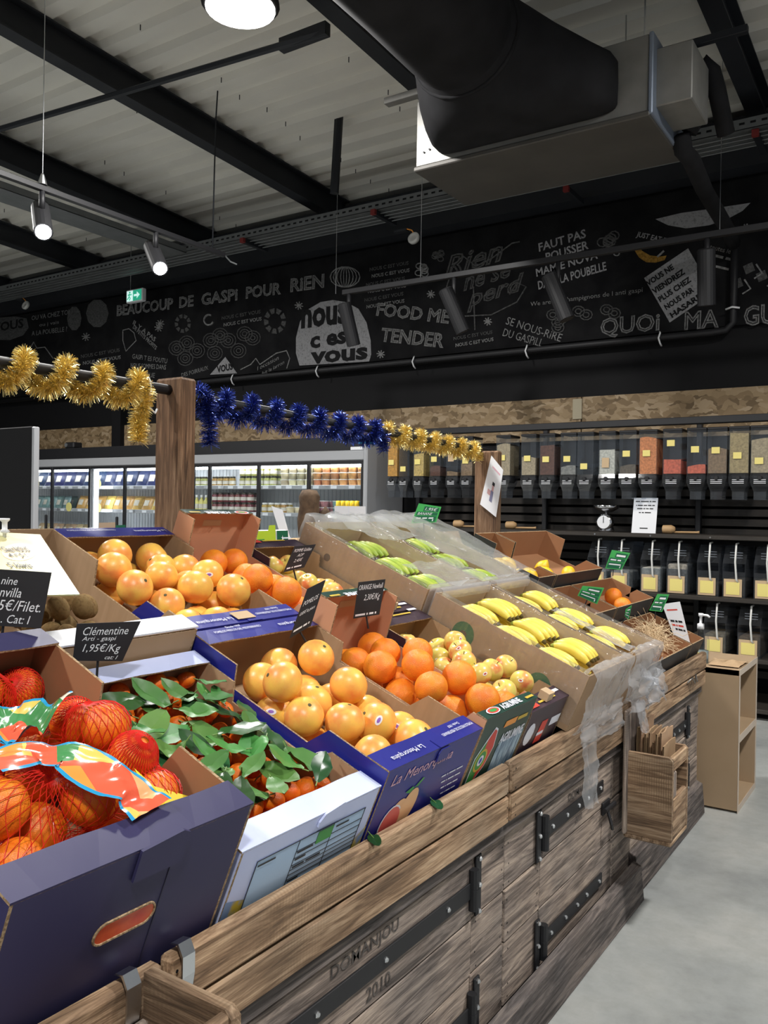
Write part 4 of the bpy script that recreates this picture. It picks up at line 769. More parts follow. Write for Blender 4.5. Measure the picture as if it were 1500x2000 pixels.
M['stemgreen']=pm('fruit_stem',(.09,.08,.03),rough=.8); M['sticker']=pm('purple_sticker',(.25,.1,.5),rough=.4); M['sticker2']=pm('red_sticker',(.5,.08,.05),rough=.4)
FM={'pomelo':sphere_mesh('grapefruit',M['pomelo'],1,1,.93,top=.05,bot=.03),'orange':sphere_mesh('orange',M['orange'],1,1,.97,top=.06,bot=.04),'clem':sphere_mesh('clementine',M['clem'],1,1,.8,top=.09,bot=.07,nu=16,nv=10),'apple':sphere_mesh('apple',M['apple'],1,1,.93,top=.3,bot=.14,lump=.015),'redf':sphere_mesh('pomegranate',pm('red_fruit_skin',(.5,.05,.03),(.62,.12,.05),4,rough=.4,var=.1),1,1,.95,top=.08,bot=.04),'kiwi':sphere_mesh('kiwi',M['kiwi'],.82,.82,1.1,top=-.02,bot=0,nu=16,nv=10),'lemon':sphere_mesh('lemon',M['lemon'],.85,.85,1.05,top=-.22,bot=-.14),'netorange':sphere_mesh('netted_orange',M['netorange'],1,1,.97,top=.06,bot=.03)}
STEM={k:MB().lathe([(.09*s,0),(.1*s,.04),(.05*s,.05)],7).mesh('stem',M['stemgreen']) for k,s in (('pomelo',1),('orange',.9),('clem',1.5),('apple',.5),('redf',.9),('kiwi',1),('lemon',.8),('netorange',.9))}
astem=MB().tube([(0,0,-.1),(.03,0,.12),(.09,0,.3)],.035,5).mesh('stem',M['stemgreen'])
stk=MB().add([Vector((.26*math.cos(a)*.8,1.012+.0,.2*math.sin(a)))  for a in [2*math.pi*i/14 for i in range(14)]],[tuple(range(14))]).mesh('fruit_sticker',M['sticker'])
def stick_mesh(mt,e=.26):
    mb=MB(); n=14; vs=[Vector((0,1,0))]+[Vector((e*math.cos(2*math.pi*i/n),1,e*.62*math.sin(2*math.pi*i/n))).normalized() for i in range(n)]
    mb.add([v*1.012 for v in vs],[(0,1+(i+1)%n,1+i) for i in range(n)]); mb.m=1; mb.add([Vector((v.x*.55,v.y,v.z*.5)).normalized()*1.018 for v in vs],[(0,1+(i+1)%n,1+i) for i in range(n)])
    return mb.mesh('fruit_sticker',[M['white'],mt])
SK={'pomelo':stick_mesh(M['sticker']),'apple':stick_mesh(M['sticker2'],.22)}
from mathutils import Euler
def relax(P,lo,hi,it=60,fix=.0):
    # P: list of [x,y,z,r]; pushes overlapping balls apart inside the box
    T=[p[:] for p in P]
    for k in range(it):
        for i in range(len(P)):
            a=P[i]
            for j in range(i+1,len(P)):
                b=P[j]; d=[b[q]-a[q] for q in range(3)]; L=math.sqrt(sum(x*x for x in d)) or 1e-4; m=(a[3]+b[3])*1.004-L
                if m>0:
                    for q in range(3): s=d[q]/L*m*.5; a[q]-=s; b[q]+=s
            for q in range(3):
                a[q]=max(lo[q]+a[3],min(hi[q]-a[3],a[q]))
        if k<it*.6:
            for i,a in enumerate(P):
                for q in range(3): a[q]+=(T[i][q]-a[q])*.08
    return P
def place_fruit(kind,cat,label,group,u,y,lp,r,up_local=True,stickp=0,name=None,sc=None,rr=R):
    # local crate position -> world
    x,yy,z=lp; w=at_slope(u,y,.002)+SU*(-x)+Vector((0,yy,0))+SN*z
    e=(rr.uniform(-.9,.9),rr.uniform(-.9,.9),rr.uniform(0,6.28)); o=ob(name or cat,FM[kind],None,w,e,r); tag(o,label,cat,group)
    ob('stem',astem if kind=='apple' else STEM[kind],o,(0,0,(.68 if kind=='apple' else .86 if kind!='clem' else .68) if kind!='lemon' else 1.2))
    if stickp and rr.random()<stickp:
        o['label']=label.replace('grapefruit in','grapefruit with a purple sticker in').replace('with a red blush in','with a sticker in'); s=ob('fruit_sticker',SK[kind],o); d=(CO-w).normalized(); dl=Euler(e).to_matrix().inverted()@(d+Vector((rr.uniform(-.5,.5),rr.uniform(-.5,.5),rr.uniform(-.2,.5)))).normalized(); s.rotation_euler=dl.to_track_quat('Y','Z').to_euler()
        if kind=='pomelo': s.scale=(1,1,.95)
    return o
def pile(kind,cat,label,group,u,y,L,W,H,r,pix,h_low,stickp=0,fill=2,name=None,zmax=.1):
    P=[]
    for px,py,rp,lay in pix:
        h=h_low+lay; uu,yy=sl(px,py,h); rr=r*(.93+.11*R.random())
        P.append([-(uu-u),yy-y,h,rr])
    nvis=len(P); lo=(-L+.012,.012,.006); hi=(-.012,W-.012,H+zmax); relax(P,lo,hi,260)
    # support layers underneath
    F=[]
    for k in range(fill):
        z=r*(1.13 if kind=='kiwi' else 1.0)+.007+k*r*1.62; off=(k%2)*r
        xx=-L+.02+r+off
        while xx<-.02-r:
            yy=.02+r+off*.7
            while yy<W-.015-r:
                c=[xx,yy,z,r*.96]
                if all(math.dist(c[:3],p[:3])>(c[3]+p[3])*(1.1 if kind=='kiwi' else 1.005) for p in P+F): F.append(c)
                yy+=r*2.02
            xx+=r*2.02
    for i,p in enumerate(P+F): place_fruit(kind,cat,label,group,u,y,p[:3],p[3],stickp=stickp if i<nvis else 0,name=name)
    return len(P),len(F)
pomF=[(614,1294,38,.055),(543,1305,35,.01),(514,1336,31,.0),(552,1344,41,.05),(603,1352,30,.0),(682,1343,38,.055),(604,1375,30,.0),(537,1389,31,-.02),(610,1417,35,0),(675,1411,40,.03),(722,1397,30,0),(643,1369,24,-.03),(772,1425,31,0.01),(799,1442,38,.025),(723,1438,28,0),(676,1433,24,-.03),(745,1473,25,-.03),(603,1433,20,-.03)]
pile('pomelo','grapefruit','yellow orange grapefruit in the navy carton by the front board','grapefruits in the lower blue carton',0,1.39,.59,.405,BH,.047,pomF,.105,.3,2)
pomR=[(223,1086,36,.05),(214,1121,36,.05),(259,1149,36,.05),(306,1096,34,.03),(312,1112,35,.04),(319,1128,35,.055),(367,1112,28,.03),(376,1138,33,.04),(382,1161,37,.05),(424,1136,29,.03),(172,1108,22,-.01),(322,1180,34,.03),(385,1202,31,.0),(446,1182,31,.01),(452,1202,28,0),(474,1157,30,.02),(217,1157,20,-.02)]
pile('pomelo','grapefruit','yellow orange grapefruit in the navy carton below the wooden post','grapefruits in the upper blue carton',.6,1.39,.59,.405,BH,.047,pomR,.105,.15,2)
orF=[(815,1277,31,.07),(818,1308,32,.07),(827,1342,36,.06),(755,1297,28,.02),(728,1317,28,.02),(770,1320,22,0),(773,1343,25,0),(897,1347,33,.05),(890,1373,29,.02),(942,1383,31,.03),(985,1388,24,.03),(950,1412,22,.0),(700,1296,20,.0)]
pile('orange','orange','bright orange fruit in the green printed carton by the front board','oranges in the lower green carton',0,1.80,.57,.30,AH,.045,orF,.115,0,2,zmax=.06)
orR=[(505,1133,28,.05),(532,1148,18,.0),(563,1165,28,.03),(628,1207,25,.01),(480,1130,20,.0),(655,1195,22,0),(590,1187,24,.0)]
pile('orange','orange','bright orange fruit in the pink lined carton behind the price sign','oranges in the upper carton',.58,1.80,.57,.30,AH,.045,orR,.115,0,2)
apF=[(888,1255,27,.05),(898,1273,26,.055),(908,1295,26,.055),(917,1322,28,.055),(958,1315,26,.045),(995,1308,23,.04),(1018,1340,27,.045),(982,1353,27,.045),(855,1268,20,.0),(858,1287,20,0),(868,1307,20,0),(943,1347,16,-.0),(1017,1373,17,0),(1055,1382,17,0),(1030,1325,20,0)]
pile('apple','apple','yellow apple with a red blush in the plum carton by the front board','apples in the lower plum carton',0,2.105,.56,.272,.15,.037,apF,.10,.45,2,zmax=.07)
apR=[(600,1140,19,.03),(642,1152,20,.03),(641,1168,20,.03),(679,1176,20,.02),(681,1193,20,.01),(620,1150,19,.0),(588,1136,19,.0),(660,1185,19,.0),(700,1205,19,0)]
pile('apple','apple','yellow apple with a red blush in the plum carton behind the orange sign','apples in the upper plum carton',.57,2.105,.56,.272,.15,.036,apR,.095,.2,2)
kiw=[(168,1185,14,.02),(150,1196,18,.03),(113,1200,18,.03),(125,1180,16,.03),(130,1222,18,.0),(150,1230,18,.0),(110,1225,18,0),(95,1205,18,.0),(135,1245,16,0)]
pile('kiwi','kiwi','brown fuzzy kiwi in the plain kraft carton','kiwis in the kraft carton',.57,.985,.58,.395,.2,.03,kiw,.10,0,1)
# ---- clementines with leaves
P=[]
rr=random.Random(11)
for k in range(3):
    z=.024+k*.033; xx=-.535+.012*(k%2)
    while xx<-.03:
        yy=.03+.02*(k%2)
        while yy<.37:
            if k<2 or rr.random()<.62: P.append([xx+rr.uniform(-.006,.006),yy+rr.uniform(-.006,.006),z+rr.uniform(-.004,.012)*(k==2),.0225*rr.uniform(.9,1.1)])
            yy+=.047
        xx+=.047
P=[p for p in P if not(p[2]<.05 and rr.random()<.45)]
relax(P,(-.55,.008,.005),(-.01,.387,.2),30)
for p in P: place_fruit('clem','clementine','small orange clementine in the pale blue carton','clementines in the pale blue carton',0,.985,p[:3],p[3],rr=rr)
def leaf_mesh(k):
    r=random.Random(k); mb=MB(); Ln=.075*r.uniform(.8,1.2); W=.019*r.uniform(.85,1.2); cu=r.uniform(-.7,1.0); n=8; fold=r.uniform(.15,.5)
    for s in (-1,1):
        vs=[];
        for i in range(n+1):
            f=i/n; w=W*math.sin(math.pi*min(1,f*.92+.04))**.8*(1 if f<1 else 0); z=cu*.03*f*f+.002*math.sin(f*9+k); vs+=[(Ln*f,0,z),(Ln*f,s*w*.55,z+fold*w*.3),(Ln*f,s*w,z+fold*w*.55+.002*math.sin(f*14+k))]
        fs=[]
        for i in range(n):
            for q in (0,1): f=(3*i+q,3*i+q+1,3*i+4+q,3*i+3+q); fs.append(f if s<0 else f[::-1])
        mb.add(vs,fs)
    return mb.mesh('leaf',M['leaf%d'%(k%2)],True)
M['leaf0']=pm('citrus_leaf_dark',(.012,.06,.014),(.025,.1,.022),9,rough=.33,spec=.5,var=.3); M['leaf1']=pm('citrus_leaf_light',(.055,.17,.035),(.09,.23,.05),9,rough=.42,spec=.4,var=.3); M['midrib']=pm('leaf_midrib',(.16,.28,.07),rough=.5)
LV=[leaf_mesh(k) for k in range(10)]; mid=MB().tube([(-.018,0,0),(.0,0,.0),(.03,0,.0018)],.0013,5).mesh('petiole',M['midrib'])
# height field of the clementine pile in the carton's frame; each leaf settles on it and follows it
HC=.004; HX,HY=int(.56/HC)+2,int(.395/HC)+2; HF=[[.01]*HY for _ in range(HX)]
for x,y,z,r in P:
    for a in range(max(0,int((x+.56-r)/HC)),min(HX,int((x+.56+r)/HC)+2)):
        for b in range(max(0,int((y-r)/HC)),min(HY,int((y+r)/HC)+2)):
            q=r*r*1.06-(a*HC-.56-x)**2-(b*HC-y)**2
            if q>0: HF[a][b]=max(HF[a][b],z+math.sqrt(q)*.9)
def hfat(x,y): a=min(HX-1,max(0,int((x+.56)/HC))); b=min(HY-1,max(0,int(y/HC))); return max(HF[min(HX-1,max(0,a+i))][min(HY-1,max(0,b+k))] for i in (-1,0,1,2) for k in (-1,0,1,2))
nl=0; tries=0
while nl<50 and tries<3000:
    tries+=1; src=LV[rr.randrange(10)]; sc=rr.uniform(.95,1.4); rm=Euler((rr.uniform(-.3,.3),rr.uniform(-.25,.2),rr.uniform(0,6.28))).to_matrix()
    cx,cy=rr.uniform(-.53,-.08),rr.uniform(.03,.365); vs=[rm@(v.co*sc) for v in src.vertices]
    if any(not(-.497<v.x+cx<-.062 and .012<v.y+cy<.383) for v in vs): continue
    need=sorted(hfat(v.x+cx,v.y+cy)+.0025-v.z for v in vs); z0=need[int(len(need)*.8)]
    if z0>.138: continue
    vs=[Vector((v.x,v.y,max(v.z,hfat(v.x+cx,v.y+cy)+.0025-z0))) for v in vs]
    for v in vs:
        a=int((v.x+cx+.56)/HC); b=int((v.y+cy)/HC)
        for da in range(-1,2):
            for db in range(-1,2):
                if 0<=a+da<HX and 0<=b+db<HY: HF[a+da][b+db]=max(HF[a+da][b+db],v.z+z0+.0012)
    me=src.copy(); me.vertices.foreach_set('co',[q for v in vs for q in v]); me.update()
    w=at_slope(0,.985,.002)+SU*(-cx)+Vector((0,cy,0))+SN*z0
    o=ob('clementine_leaf',me,None,w,(0,SLA,0)); dk_=me.materials[0]==M['leaf0']
    tag(o,('dark green' if dk_ else 'light green')+' citrus leaf lying among the clementines','leaf',('dark' if dk_ else 'light')+' leaves on the clementines')
    ax=(vs[3]-vs[0]).normalized(); MB().tube([vs[0]-ax*.012+Vector((0,0,.002)),vs[0]+Vector((0,0,.001))],.0013,5).build('petiole',M['midrib'],o); nl+=1
for px,py in ((740,1640),(860,1566)):
    q=onX(px,py,-.918); o=ob('fallen_leaf',LV[4],None,Vector((-.94,q.y,.772)),(.1,.1,-.6),.75); tag(o,'curled green leaf caught on the wooden front board','leaf','leaves on the front board'); ob('petiole',mid,o)
# ---- netted oranges
M['net']=pm('red_plastic_net',(.7,.025,.015),rough=.35,spec=.5)
def netbag(label,balls,rnet,seed):
    # balls in crate local coords; the net is a fine diamond mesh stretched around them
    c=Vector((0,0,0)); 
    for b in balls: c+=Vector(b[:3])/len(balls)
    base=at_slope(0,.565,.002); w0=base+SU*(-c.x)+Vector((0,c.y,0))+SN*.01
    t=thing('orange_net_bag',label,'net bag',w0,(0,SLA,0),'nets of oranges')
    for b in balls:
        lp=Vector((b[0]-c.x,b[1]-c.y,b[2]-.01)); o=ob('orange',FM['netorange'],t,lp,(R.uniform(-1,1),R.uniform(-1,1),R.uniform(0,6)),b[3])
    bs=[(Vector((b[0]-c.x,b[1]-c.y,b[2]-.01)),b[3]+.003) for b in balls]; cc=Vector((0,0,c.z-.01))
    def surf(d):
        # ray march the union of balls (softly bridged) outward from centre
        best=.03
        for p,r in bs:
            q=p-cc; b_=q.dot(d); D=b_*b_-(q.length_squared-r*r)
            if D>0: best=max(best,b_+math.sqrt(D))
            best=max(best,b_+r*.4 if b_>0 and (q-d*b_).length<r*1.5 else 0)
        q=cc+d*best; X_,Y_,Z_=q.x+c.x,q.y+c.y,q.z+.01
        return Vector((max(-.572,min(-.008,X_))-c.x,max(.008,min(.397,Y_))-c.y,max(.007,Z_)-.01))
    nA,nB=44,22; V={}
    def pt(i,j):
        a=2*math.pi*(i+.5*(j%2))/nA; p=math.pi*(j+.5)/nB; return surf(Vector((math.sin(p)*math.cos(a),math.sin(p)*math.sin(a),math.cos(p))))
    mb=MB()
    for j in range(nB-1):
        for i in range(nA):
            a=pt(i,j)
            for k in ((i,j+1),(i+(1 if j%2 else -1),j+1)):
                b=pt(*k); tg=(b-a)
                if tg.length<1e-5 or tg.length>.06: continue
                nrm=(a-cc).normalized(); sd=tg.cross(nrm).normalized()*.0006; n2=nrm*.0007
                mb.add([a-sd,a+sd,b+sd,b-sd,a+n2*1.5,b+n2*1.5],[(0,4,5,3),(4,1,2,5)])
    mb.build('net',M['net'],t); return t,cc,surf
def NB(px,py,h,r=.04): uu,yy=sl(px,py,h); return [-(uu),yy-.565,h,r]
balls1=[NB(590/3,1000+1290/3,.17,.04),NB(750/3,1000+1400/3,.16,.04),NB(700/3,1000+1330/3,.11,.04),NB(110/3,1000+1380/3,.15,.04),NB(230,1462,.18,.04)]
balls2=[NB(60,1525,.2,.042),NB(145,1578,.205,.041),NB(90,1600,.19,.041),NB(5,1610,.19,.043),NB(25,1660,.18,.036),NB(180,1560,.17,.038),NB(215,1590,.15,.036),NB(-35,1560,.19,.042)]
balls3=[NB(265,1500,.19,.038),NB(300,1530,.18,.036),NB(270,1545,.15,.036),NB(230,1520,.13,.036)]
balls4=[NB(-10,1360,.16,.04),NB(30,1345,.14,.04),NB(5,1420,.12,.04),NB(45,1400,.1,.04)]
allb=balls1+balls2+balls3+balls4; relax(allb,(-.565,.014,.012),(-.014,.391,.3),220)
low=[]
for i in range(6):
    for j in range(4):
        c=[-.52+.09*i,.058+.093*j,.052,.04]
        if all(math.dist(c[:3],p[:3])>.084 for p in allb): low.append(c)
for bb,l in ((balls1,'red net of oranges against the far side of the purple box'),(balls2,'red net of oranges along the front of the purple box'),(balls3,'small red net of oranges beside the yellow label corner'),(balls4,'red net of oranges at the back of the purple box')): netbag(l,bb,.04,1)
if len(low)>2: netbag('red net of oranges at the bottom of the purple box',low,.04,2)
# wrap-around printed plastic labels on the nets
def labelm():
    t=NT('printed_net_label'); v=coords(t,(1,1,1),rnd=True); vo=t.new('ShaderNodeTexVoronoi',Scale=17); t.l(v,vo.inputs['Vector']); sx=t.new('ShaderNodeSeparateColor'); t.l(vo.outputs['Color'],sx.inputs[0])
    r=t.new('ShaderNodeValToRGB'); r.color_ramp.interpolation='CONSTANT'; e=r.color_ramp.elements; e[0].color=(.85,.3,.06,1); e[1].position=.3; e[1].color=(.9,.55,.12,1)
    for p,c in ((.55,(.8,.12,.06,1)),(.72,(.06,.25,.08,1)),(.8,(.85,.45,.2,1)),(.93,(.85,.8,.6,1))): x=e.new(p); x.color=c
    t.l(sx.outputs[0],r.inputs[0]); t.l(r.outputs[0],t.b.inputs['Base Color']); t.b.inputs['Roughness'].default_value=.18; t.b.inputs['Coat Weight'].default_value=.4; return t.m
M['netlabel']=labelm(); M['cyan']=pm('cyan_plastic_border',(.02,.3,.55),rough=.25,coat=.4); M['ylw']=pm('yellow_plastic_label',(.85,.65,.03),rough=.25,coat=.4)
def ribbon(label,pix,h,wpx,seed):
    # printed band lying over the net: centre line through photo points on a plane h above the crate base
    ctr=[]
    for px,py in pix: uu,yy=sl(px,py,h); ctr.append(at_slope(uu,yy,h))
    rr=random.Random(seed); n=len(ctr)-1
    def cen(u): k=min(int(u*n),n-1); f=u*n-k; return ctr[k].lerp(ctr[k+1],f)
    def rest(q): # height of the netted fruit (and front flap) under a point
        lx=-(q-SO).dot(SU); ly=q.y-.565; hh=.12
        for b in allb:
            k=(b[3]+.012)**2-(lx-b[0])**2-(ly-b[1])**2
            if k>0: hh=max(hh,b[2]+math.sqrt(k))
        if lx>-.075: hh=max(hh,PH+.012)
        return hh
    nu,nv=44,14
    def flat(u,v):
        p=cen(u); tg=(cen(min(1,u+.02))-cen(max(0,u-.02))).normalized(); sd=SN.cross(tg).normalized(); w=wpx*(1+.12*math.sin(u*13+seed))
        q=p+sd*(v-.5)*w; return Vector((q.x,max(.577,min(.958,q.y)),q.z)),tg,sd
    G=[[0]*(nu+1) for _ in range(nv+1)]
    for j in range(nv+1):
        for i in range(nu+1):
            q,tg,sd=flat(i/nu,j/nv); G[j][i]=max(rest(q+tg*a+sd*b) for a in (-.036,-.018,0,.018,.036) for b in (-.025,0,.025))
    for _ in range(3): G=[[sum(G[max(0,min(nv,j+b))][max(0,min(nu,i+a))] for a in (-1,0,1) for b in (-1,0,1))/9 for i in range(nu+1)] for j in range(nv+1)]
    def fn(u,v):
        i,j=round(u*nu),round(v*nv); q,tg,sd=flat(u,v); return q+SN*(max(G[j][i],rest(q)+.002)-h+.002+.006*abs(noise.noise(Vector((u*7,v*3,seed)))))
    mb=MB(); mb.grid(fn,nu,nv); k=0
    for j in range(nv):
        for i in range(nu):
            if j in (0,nv-1) : mb.mi[k]=1
            k+=1
    o=mb.build('net_label_band',[M['netlabel'],M['cyan'],M['ylw']],None,smooth=True); tag(o,label,'label band'); return o
ribbon('glossy printed orange band lying on the front oranges',[(-30,1500),(60,1480),(130,1495),(200,1540),(255,1560),(296,1588)],.255,.075,1)
ribbon('glossy printed orange band at the back of the purple box',[(-20,1390),(40,1400),(95,1425)],.215,.09,2)
o=MB(); q=[at_slope(*sl(px,py,h),h) for px,py,h in ((262,1500,.23),(300,1535,.22),(372,1556,.2),(330,1580,.2),(300,1575,.21))]; o.add(q+[p-SN*.004 for p in q],[(0,1,2,3,4),(9,8,7,6,5)]); tag(o.build('yellow_label',M['ylw']),'bright yellow plastic label corner sticking out of the nets','label')
# ---- bananas
def banana_mesh(name,mt,Ln=.17,rad=.019,bend=1.0):
    mb=MB(); n=12; path=[];rd=[]
    R0=Ln/bend
    for i in range(n+1):
        f=i/n; a=-bend/2+bend*f; path.append((R0*math.sin(a),0,R0*(math.cos(a)-math.cos(bend/2)))); rd.append(rad*(.28 if f==0 else min(1,.34+2.6*f) if f<.25 else 1 if f<.75 else max(.22,1-3.4*(f-.75)**1.15)))
    mb.tube(path,rd,6)
    k=len(mb.f)
    for i in range(k):
        if i>=6*(n-1): mb.mi[i]=1
        if i<6: mb.mi[i]=2
    return mb.mesh(name,[mt,M['bantip'],M['banstem']],True)
def banm(name,a,b,c):
    t=NT(name); v=coords(t,(1,1,1)); nz=t.new('ShaderNodeTexNoise',Scale=14,Detail=3); t.l(v,nz.inputs['Vector']); t.l(ramp(t,nz.outputs['Fac'],[(.35,a),(.55,b),(.7,c)]),t.b.inputs['Base Color']); t.b.inputs['Roughness'].default_value=.42; return t.m
M['ban_y']=banm('ripe_banana_skin',(.9,.68,.09),(.92,.74,.13),(.72,.7,.1)); M['ban_g']=banm('green_banana_skin',(.33,.47,.05),(.45,.56,.08),(.6,.62,.1)); M['bantip']=pm('banana_tip',(.12,.09,.03),rough=.8); M['banstem']=pm('banana_stem',(.35,.4,.06),rough=.6)
BMY=banana_mesh('banana',M['ban_y']); BMG=banana_mesh('banana',M['ban_g']); CROWN=MB().tube([(0,-.03,0),(0,0,.006),(0,.03,0)],[.005,.008,.005],6).mesh('crown',M['banstem'])
def bunch(label,group,w,rot,k,green,sc=1,fan=False,sp=.0395):
    t=thing('banana_bunch',label,'banana bunch',w,rot,group); me=BMG if green else BMY
    for i in range(k):
        f=(i-(k-1)/2)
        if fan: ob('banana',me,t,(f*sp,R.uniform(-.006,.006),.006+.004*R.random()),(R.uniform(-.1,.1),R.uniform(-.1,.1),math.pi/2+R.uniform(-.05,.05)),sc)
        else: ob('banana',me,t,(.06,f*.04*sc,.008+.004*R.random()-.002*abs(f)),(R.uniform(-.08,.08)+.06*f,R.uniform(-.08,.05),f*.05+R.uniform(-.03,.03)),sc)
    ob('crown',CROWN,t,(0,-.064*sc,-.0) if fan else (-.006,0,.005),(0,0,math.pi/2) if fan else (0,0,0)); return t
def wslope(u,y,h): return at_slope(u,y,h)
# ripe rows: overlapping hands along the box, tips towards the aisle
def ripe(ybox,cols,k,label,group):
    # hands of fingers lying down the slope, humps up, three layers deep
    for n,uu in enumerate((.478,.328,.178)):
        for c_,yy in enumerate(cols):
            for lay,hh in enumerate((.174+.008*c_,.116+.004*c_,.062)):
                bunch(label,group,wslope(uu,ybox+yy,hh),(0,SLA+(R.uniform(-.03,.03) if lay==0 else 0),(.07,-.04,.1)[n] if lay==0 else .03),k,False,.88)
ripe(2.39,(.105,.28),4,'bunch of ripe yellow bananas in the box beside the apples','ripe bananas in the first film box'); ripe(2.79,(.092,.238),3,'bunch of ripe yellow bananas in the box beside the straw crate','ripe bananas in the second film box')
GB='unripe green bananas'
for y0,lab,grp in ((2.39,'bunch of unripe green bananas in the back banana box','green bananas'),(2.79,'bunch of unripe green bananas under torn film','green bananas under torn film')):
    for uu in (1.065,.915,.765):
        for k in range(2):
            yy=y0+.105+.175*k
            bunch(lab,grp,wslope(uu,yy,.142),(0,SLA,.05),4 if (k+int(uu*20))%3 else 3,True,.88)
            bunch('bunch of unripe green bananas low in the back box','low green bananas',wslope(uu,yy,.086),(0,SLA,.03),3,True,.88)
            bunch('bunch of unripe green bananas low in the back box','low green bananas',wslope(uu,yy,.03),(0,SLA,.03),3,True,.88)
# ---- clear plastic liners
M['film']=film('clear_plastic_film',(.97,.98,1),gloss=.06,haze=.07,rough=.14,bump=1.0,bscale=18); M['film2']=film('cloudy_plastic_film',(.98,.985,1),gloss=.06,haze=.3,hazecol=(.95,.97,1),rough=.16,bump=1.0,bscale=16)
def nz3(p,s,seed): return noise.noise(Vector((p[0]*s+seed,p[1]*s-seed,p[2]*s)))
def liner(label,u,y,W,L=.56,seed=1,front=True,near=True,back=True,H=BNH,lift=0):
    t=thing('plastic_liner',label,'plastic film',at_slope(u,y,.002+lift),(0,SLA,0))
    def sheet(nm,prof,along,o,ax,mt,n=40,amp=.006):
        # prof: list of (offset outward, z) ; swept along axis
        def fn(a,b):
            k=b*(len(prof)-1); i=min(int(k),len(prof)-2); f=k-i; off=prof[i][0]*(1-f)+prof[i+1][0]*f; z=prof[i][1]*(1-f)+prof[i+1][1]*f
            ins=.016 if off<0 else 0; p=Vector(o)+Vector(ax[0])*(ins+a*(along-2*ins))+Vector(ax[1])*off+Vector((0,0,z)); d=abs(nz3(p,9,seed))*amp*2+abs(nz3(p,30,seed))*amp; return p+Vector(ax[1])*d*(1 if off>=0 else -1)+Vector((0,0,nz3(p,22,seed+3)*amp*.6))
        mb=MB(); mb.grid(fn,n,14); mb.build(nm,M[mt],t,smooth=True)
    fr_=u<.3
    if near: sheet('side_film',[(.003,.02),(.004,.1),(.004,H),(.003,H+.012),(-.012,H+.01),(-.018,H-.02),(-.019,H-.04)],L,(-L,0,0),((1,0,0),(0,-1,0)),'film',40,.0028)
    sheet('side_film',[(.002,.1),(.003,H),(.003,H+.012),(-.012,H+.01),(-.018,H-.02),(-.019,H-.04)],L,(-L,W,0),((1,0,0),(0,1,0)),'film',40,.002)
    if front: sheet('front_film',[(.014,-.0),(.02,.04),(.016,.1),(.008,H),(.002,H+.016),(-.014,H+.012),(-.018,H-.02)] if fr_ else [(.003,.02),(.004,.1),(.004,H),(.003,H+.014),(-.012,H+.012),(-.016,H-.02)],W,(0,0,0),((0,1,0),(1,0,0)),'film2',30,.012 if fr_ else .002)
    if back: sheet('back_film',[(.003,.08),(.004,H),(.003,H+.016),(-.014,H+.012),(-.016,H-.02)] if fr_ else [(.006,.08),(.01,H),(.004,H+.03),(-.02,H+.02),(-.035,H-.01)],W,(-L,0,0),((0,1,0),(-1,0,0)),'film2',30,.002 if fr_ else .008)
    return t
l1=liner('clear plastic film over the ripe banana box next to the apples',-.03,2.39,.385,seed=1,H=.185,lift=.0445); l2=liner('clear plastic film over the ripe banana box next to the straw crate',-.03,2.79,.33,seed=5,near=False,H=.185,lift=.0445)
l3=liner('clear plastic film over the green banana box',.56,2.39,.385,seed=9,front=True); l4=liner('torn cloudy plastic film over the back banana box',.56,2.79,.4,seed=13,near=False)
def hang(parent,base,fn,mt='film2',nu=16,nv=20): mb=MB(); mb.grid(fn,nu,nv); mb.build('hanging_film',M[mt],parent,smooth=True)
# crumpled film between boxes and hanging tails
def crump(o,a,b,amp,seed):
    o,a,b=Vector(o),Vector(a),Vector(b)
    return lambda u,v: o+a*u+b*v+Vector((nz3((u,v,0),3.1,seed),nz3((u,v,1),3.3,seed+4),nz3((u,v,2),3.7,seed+8)))*amp+Vector((nz3((u,v,0),9,seed),nz3((u,v,1),9,seed+4),nz3((u,v,2),8,seed+8)))*amp*.4
hang(l1,None,crump((-.3,.36,.214),(.29,.0,.0),(0,.07,.0),.012,2)); hang(l2,None,crump((.015,-.02,.16),(.02,.3,0),(.05,.03,-.16),.03,6))
hang(l2,None,crump((.03,.12,.13),(.02,.15,-.01),(.05,.04,-.09),.04,16))
hang(l1,None,crump((.02,.1,-.01),(.01,.1,0),(.10,.0,-.22),.014,8),nu=10); hang(l1,None,crump((.02,.02,.06),(.01,.35,0),(.04,0,-.09),.018,28)); hang(l2,None,crump((.05,.10,.03),(.01,.05,0),(.06,.01,-.1),.014,9),nu=8)
hang(l3,None,crump((-.13,0.005,.258),(.16,0,-.004),(0,.375,.004),.016,12)); hang(l3,None,crump((-.56,.1,.26),(.25,0,.0),(0,.28,.006),.016,19)); hang(l4,None,crump((-.56,.002,.264),(.58,0,-.006),(0,.395,.006),.02,22),nu=30,nv=24)
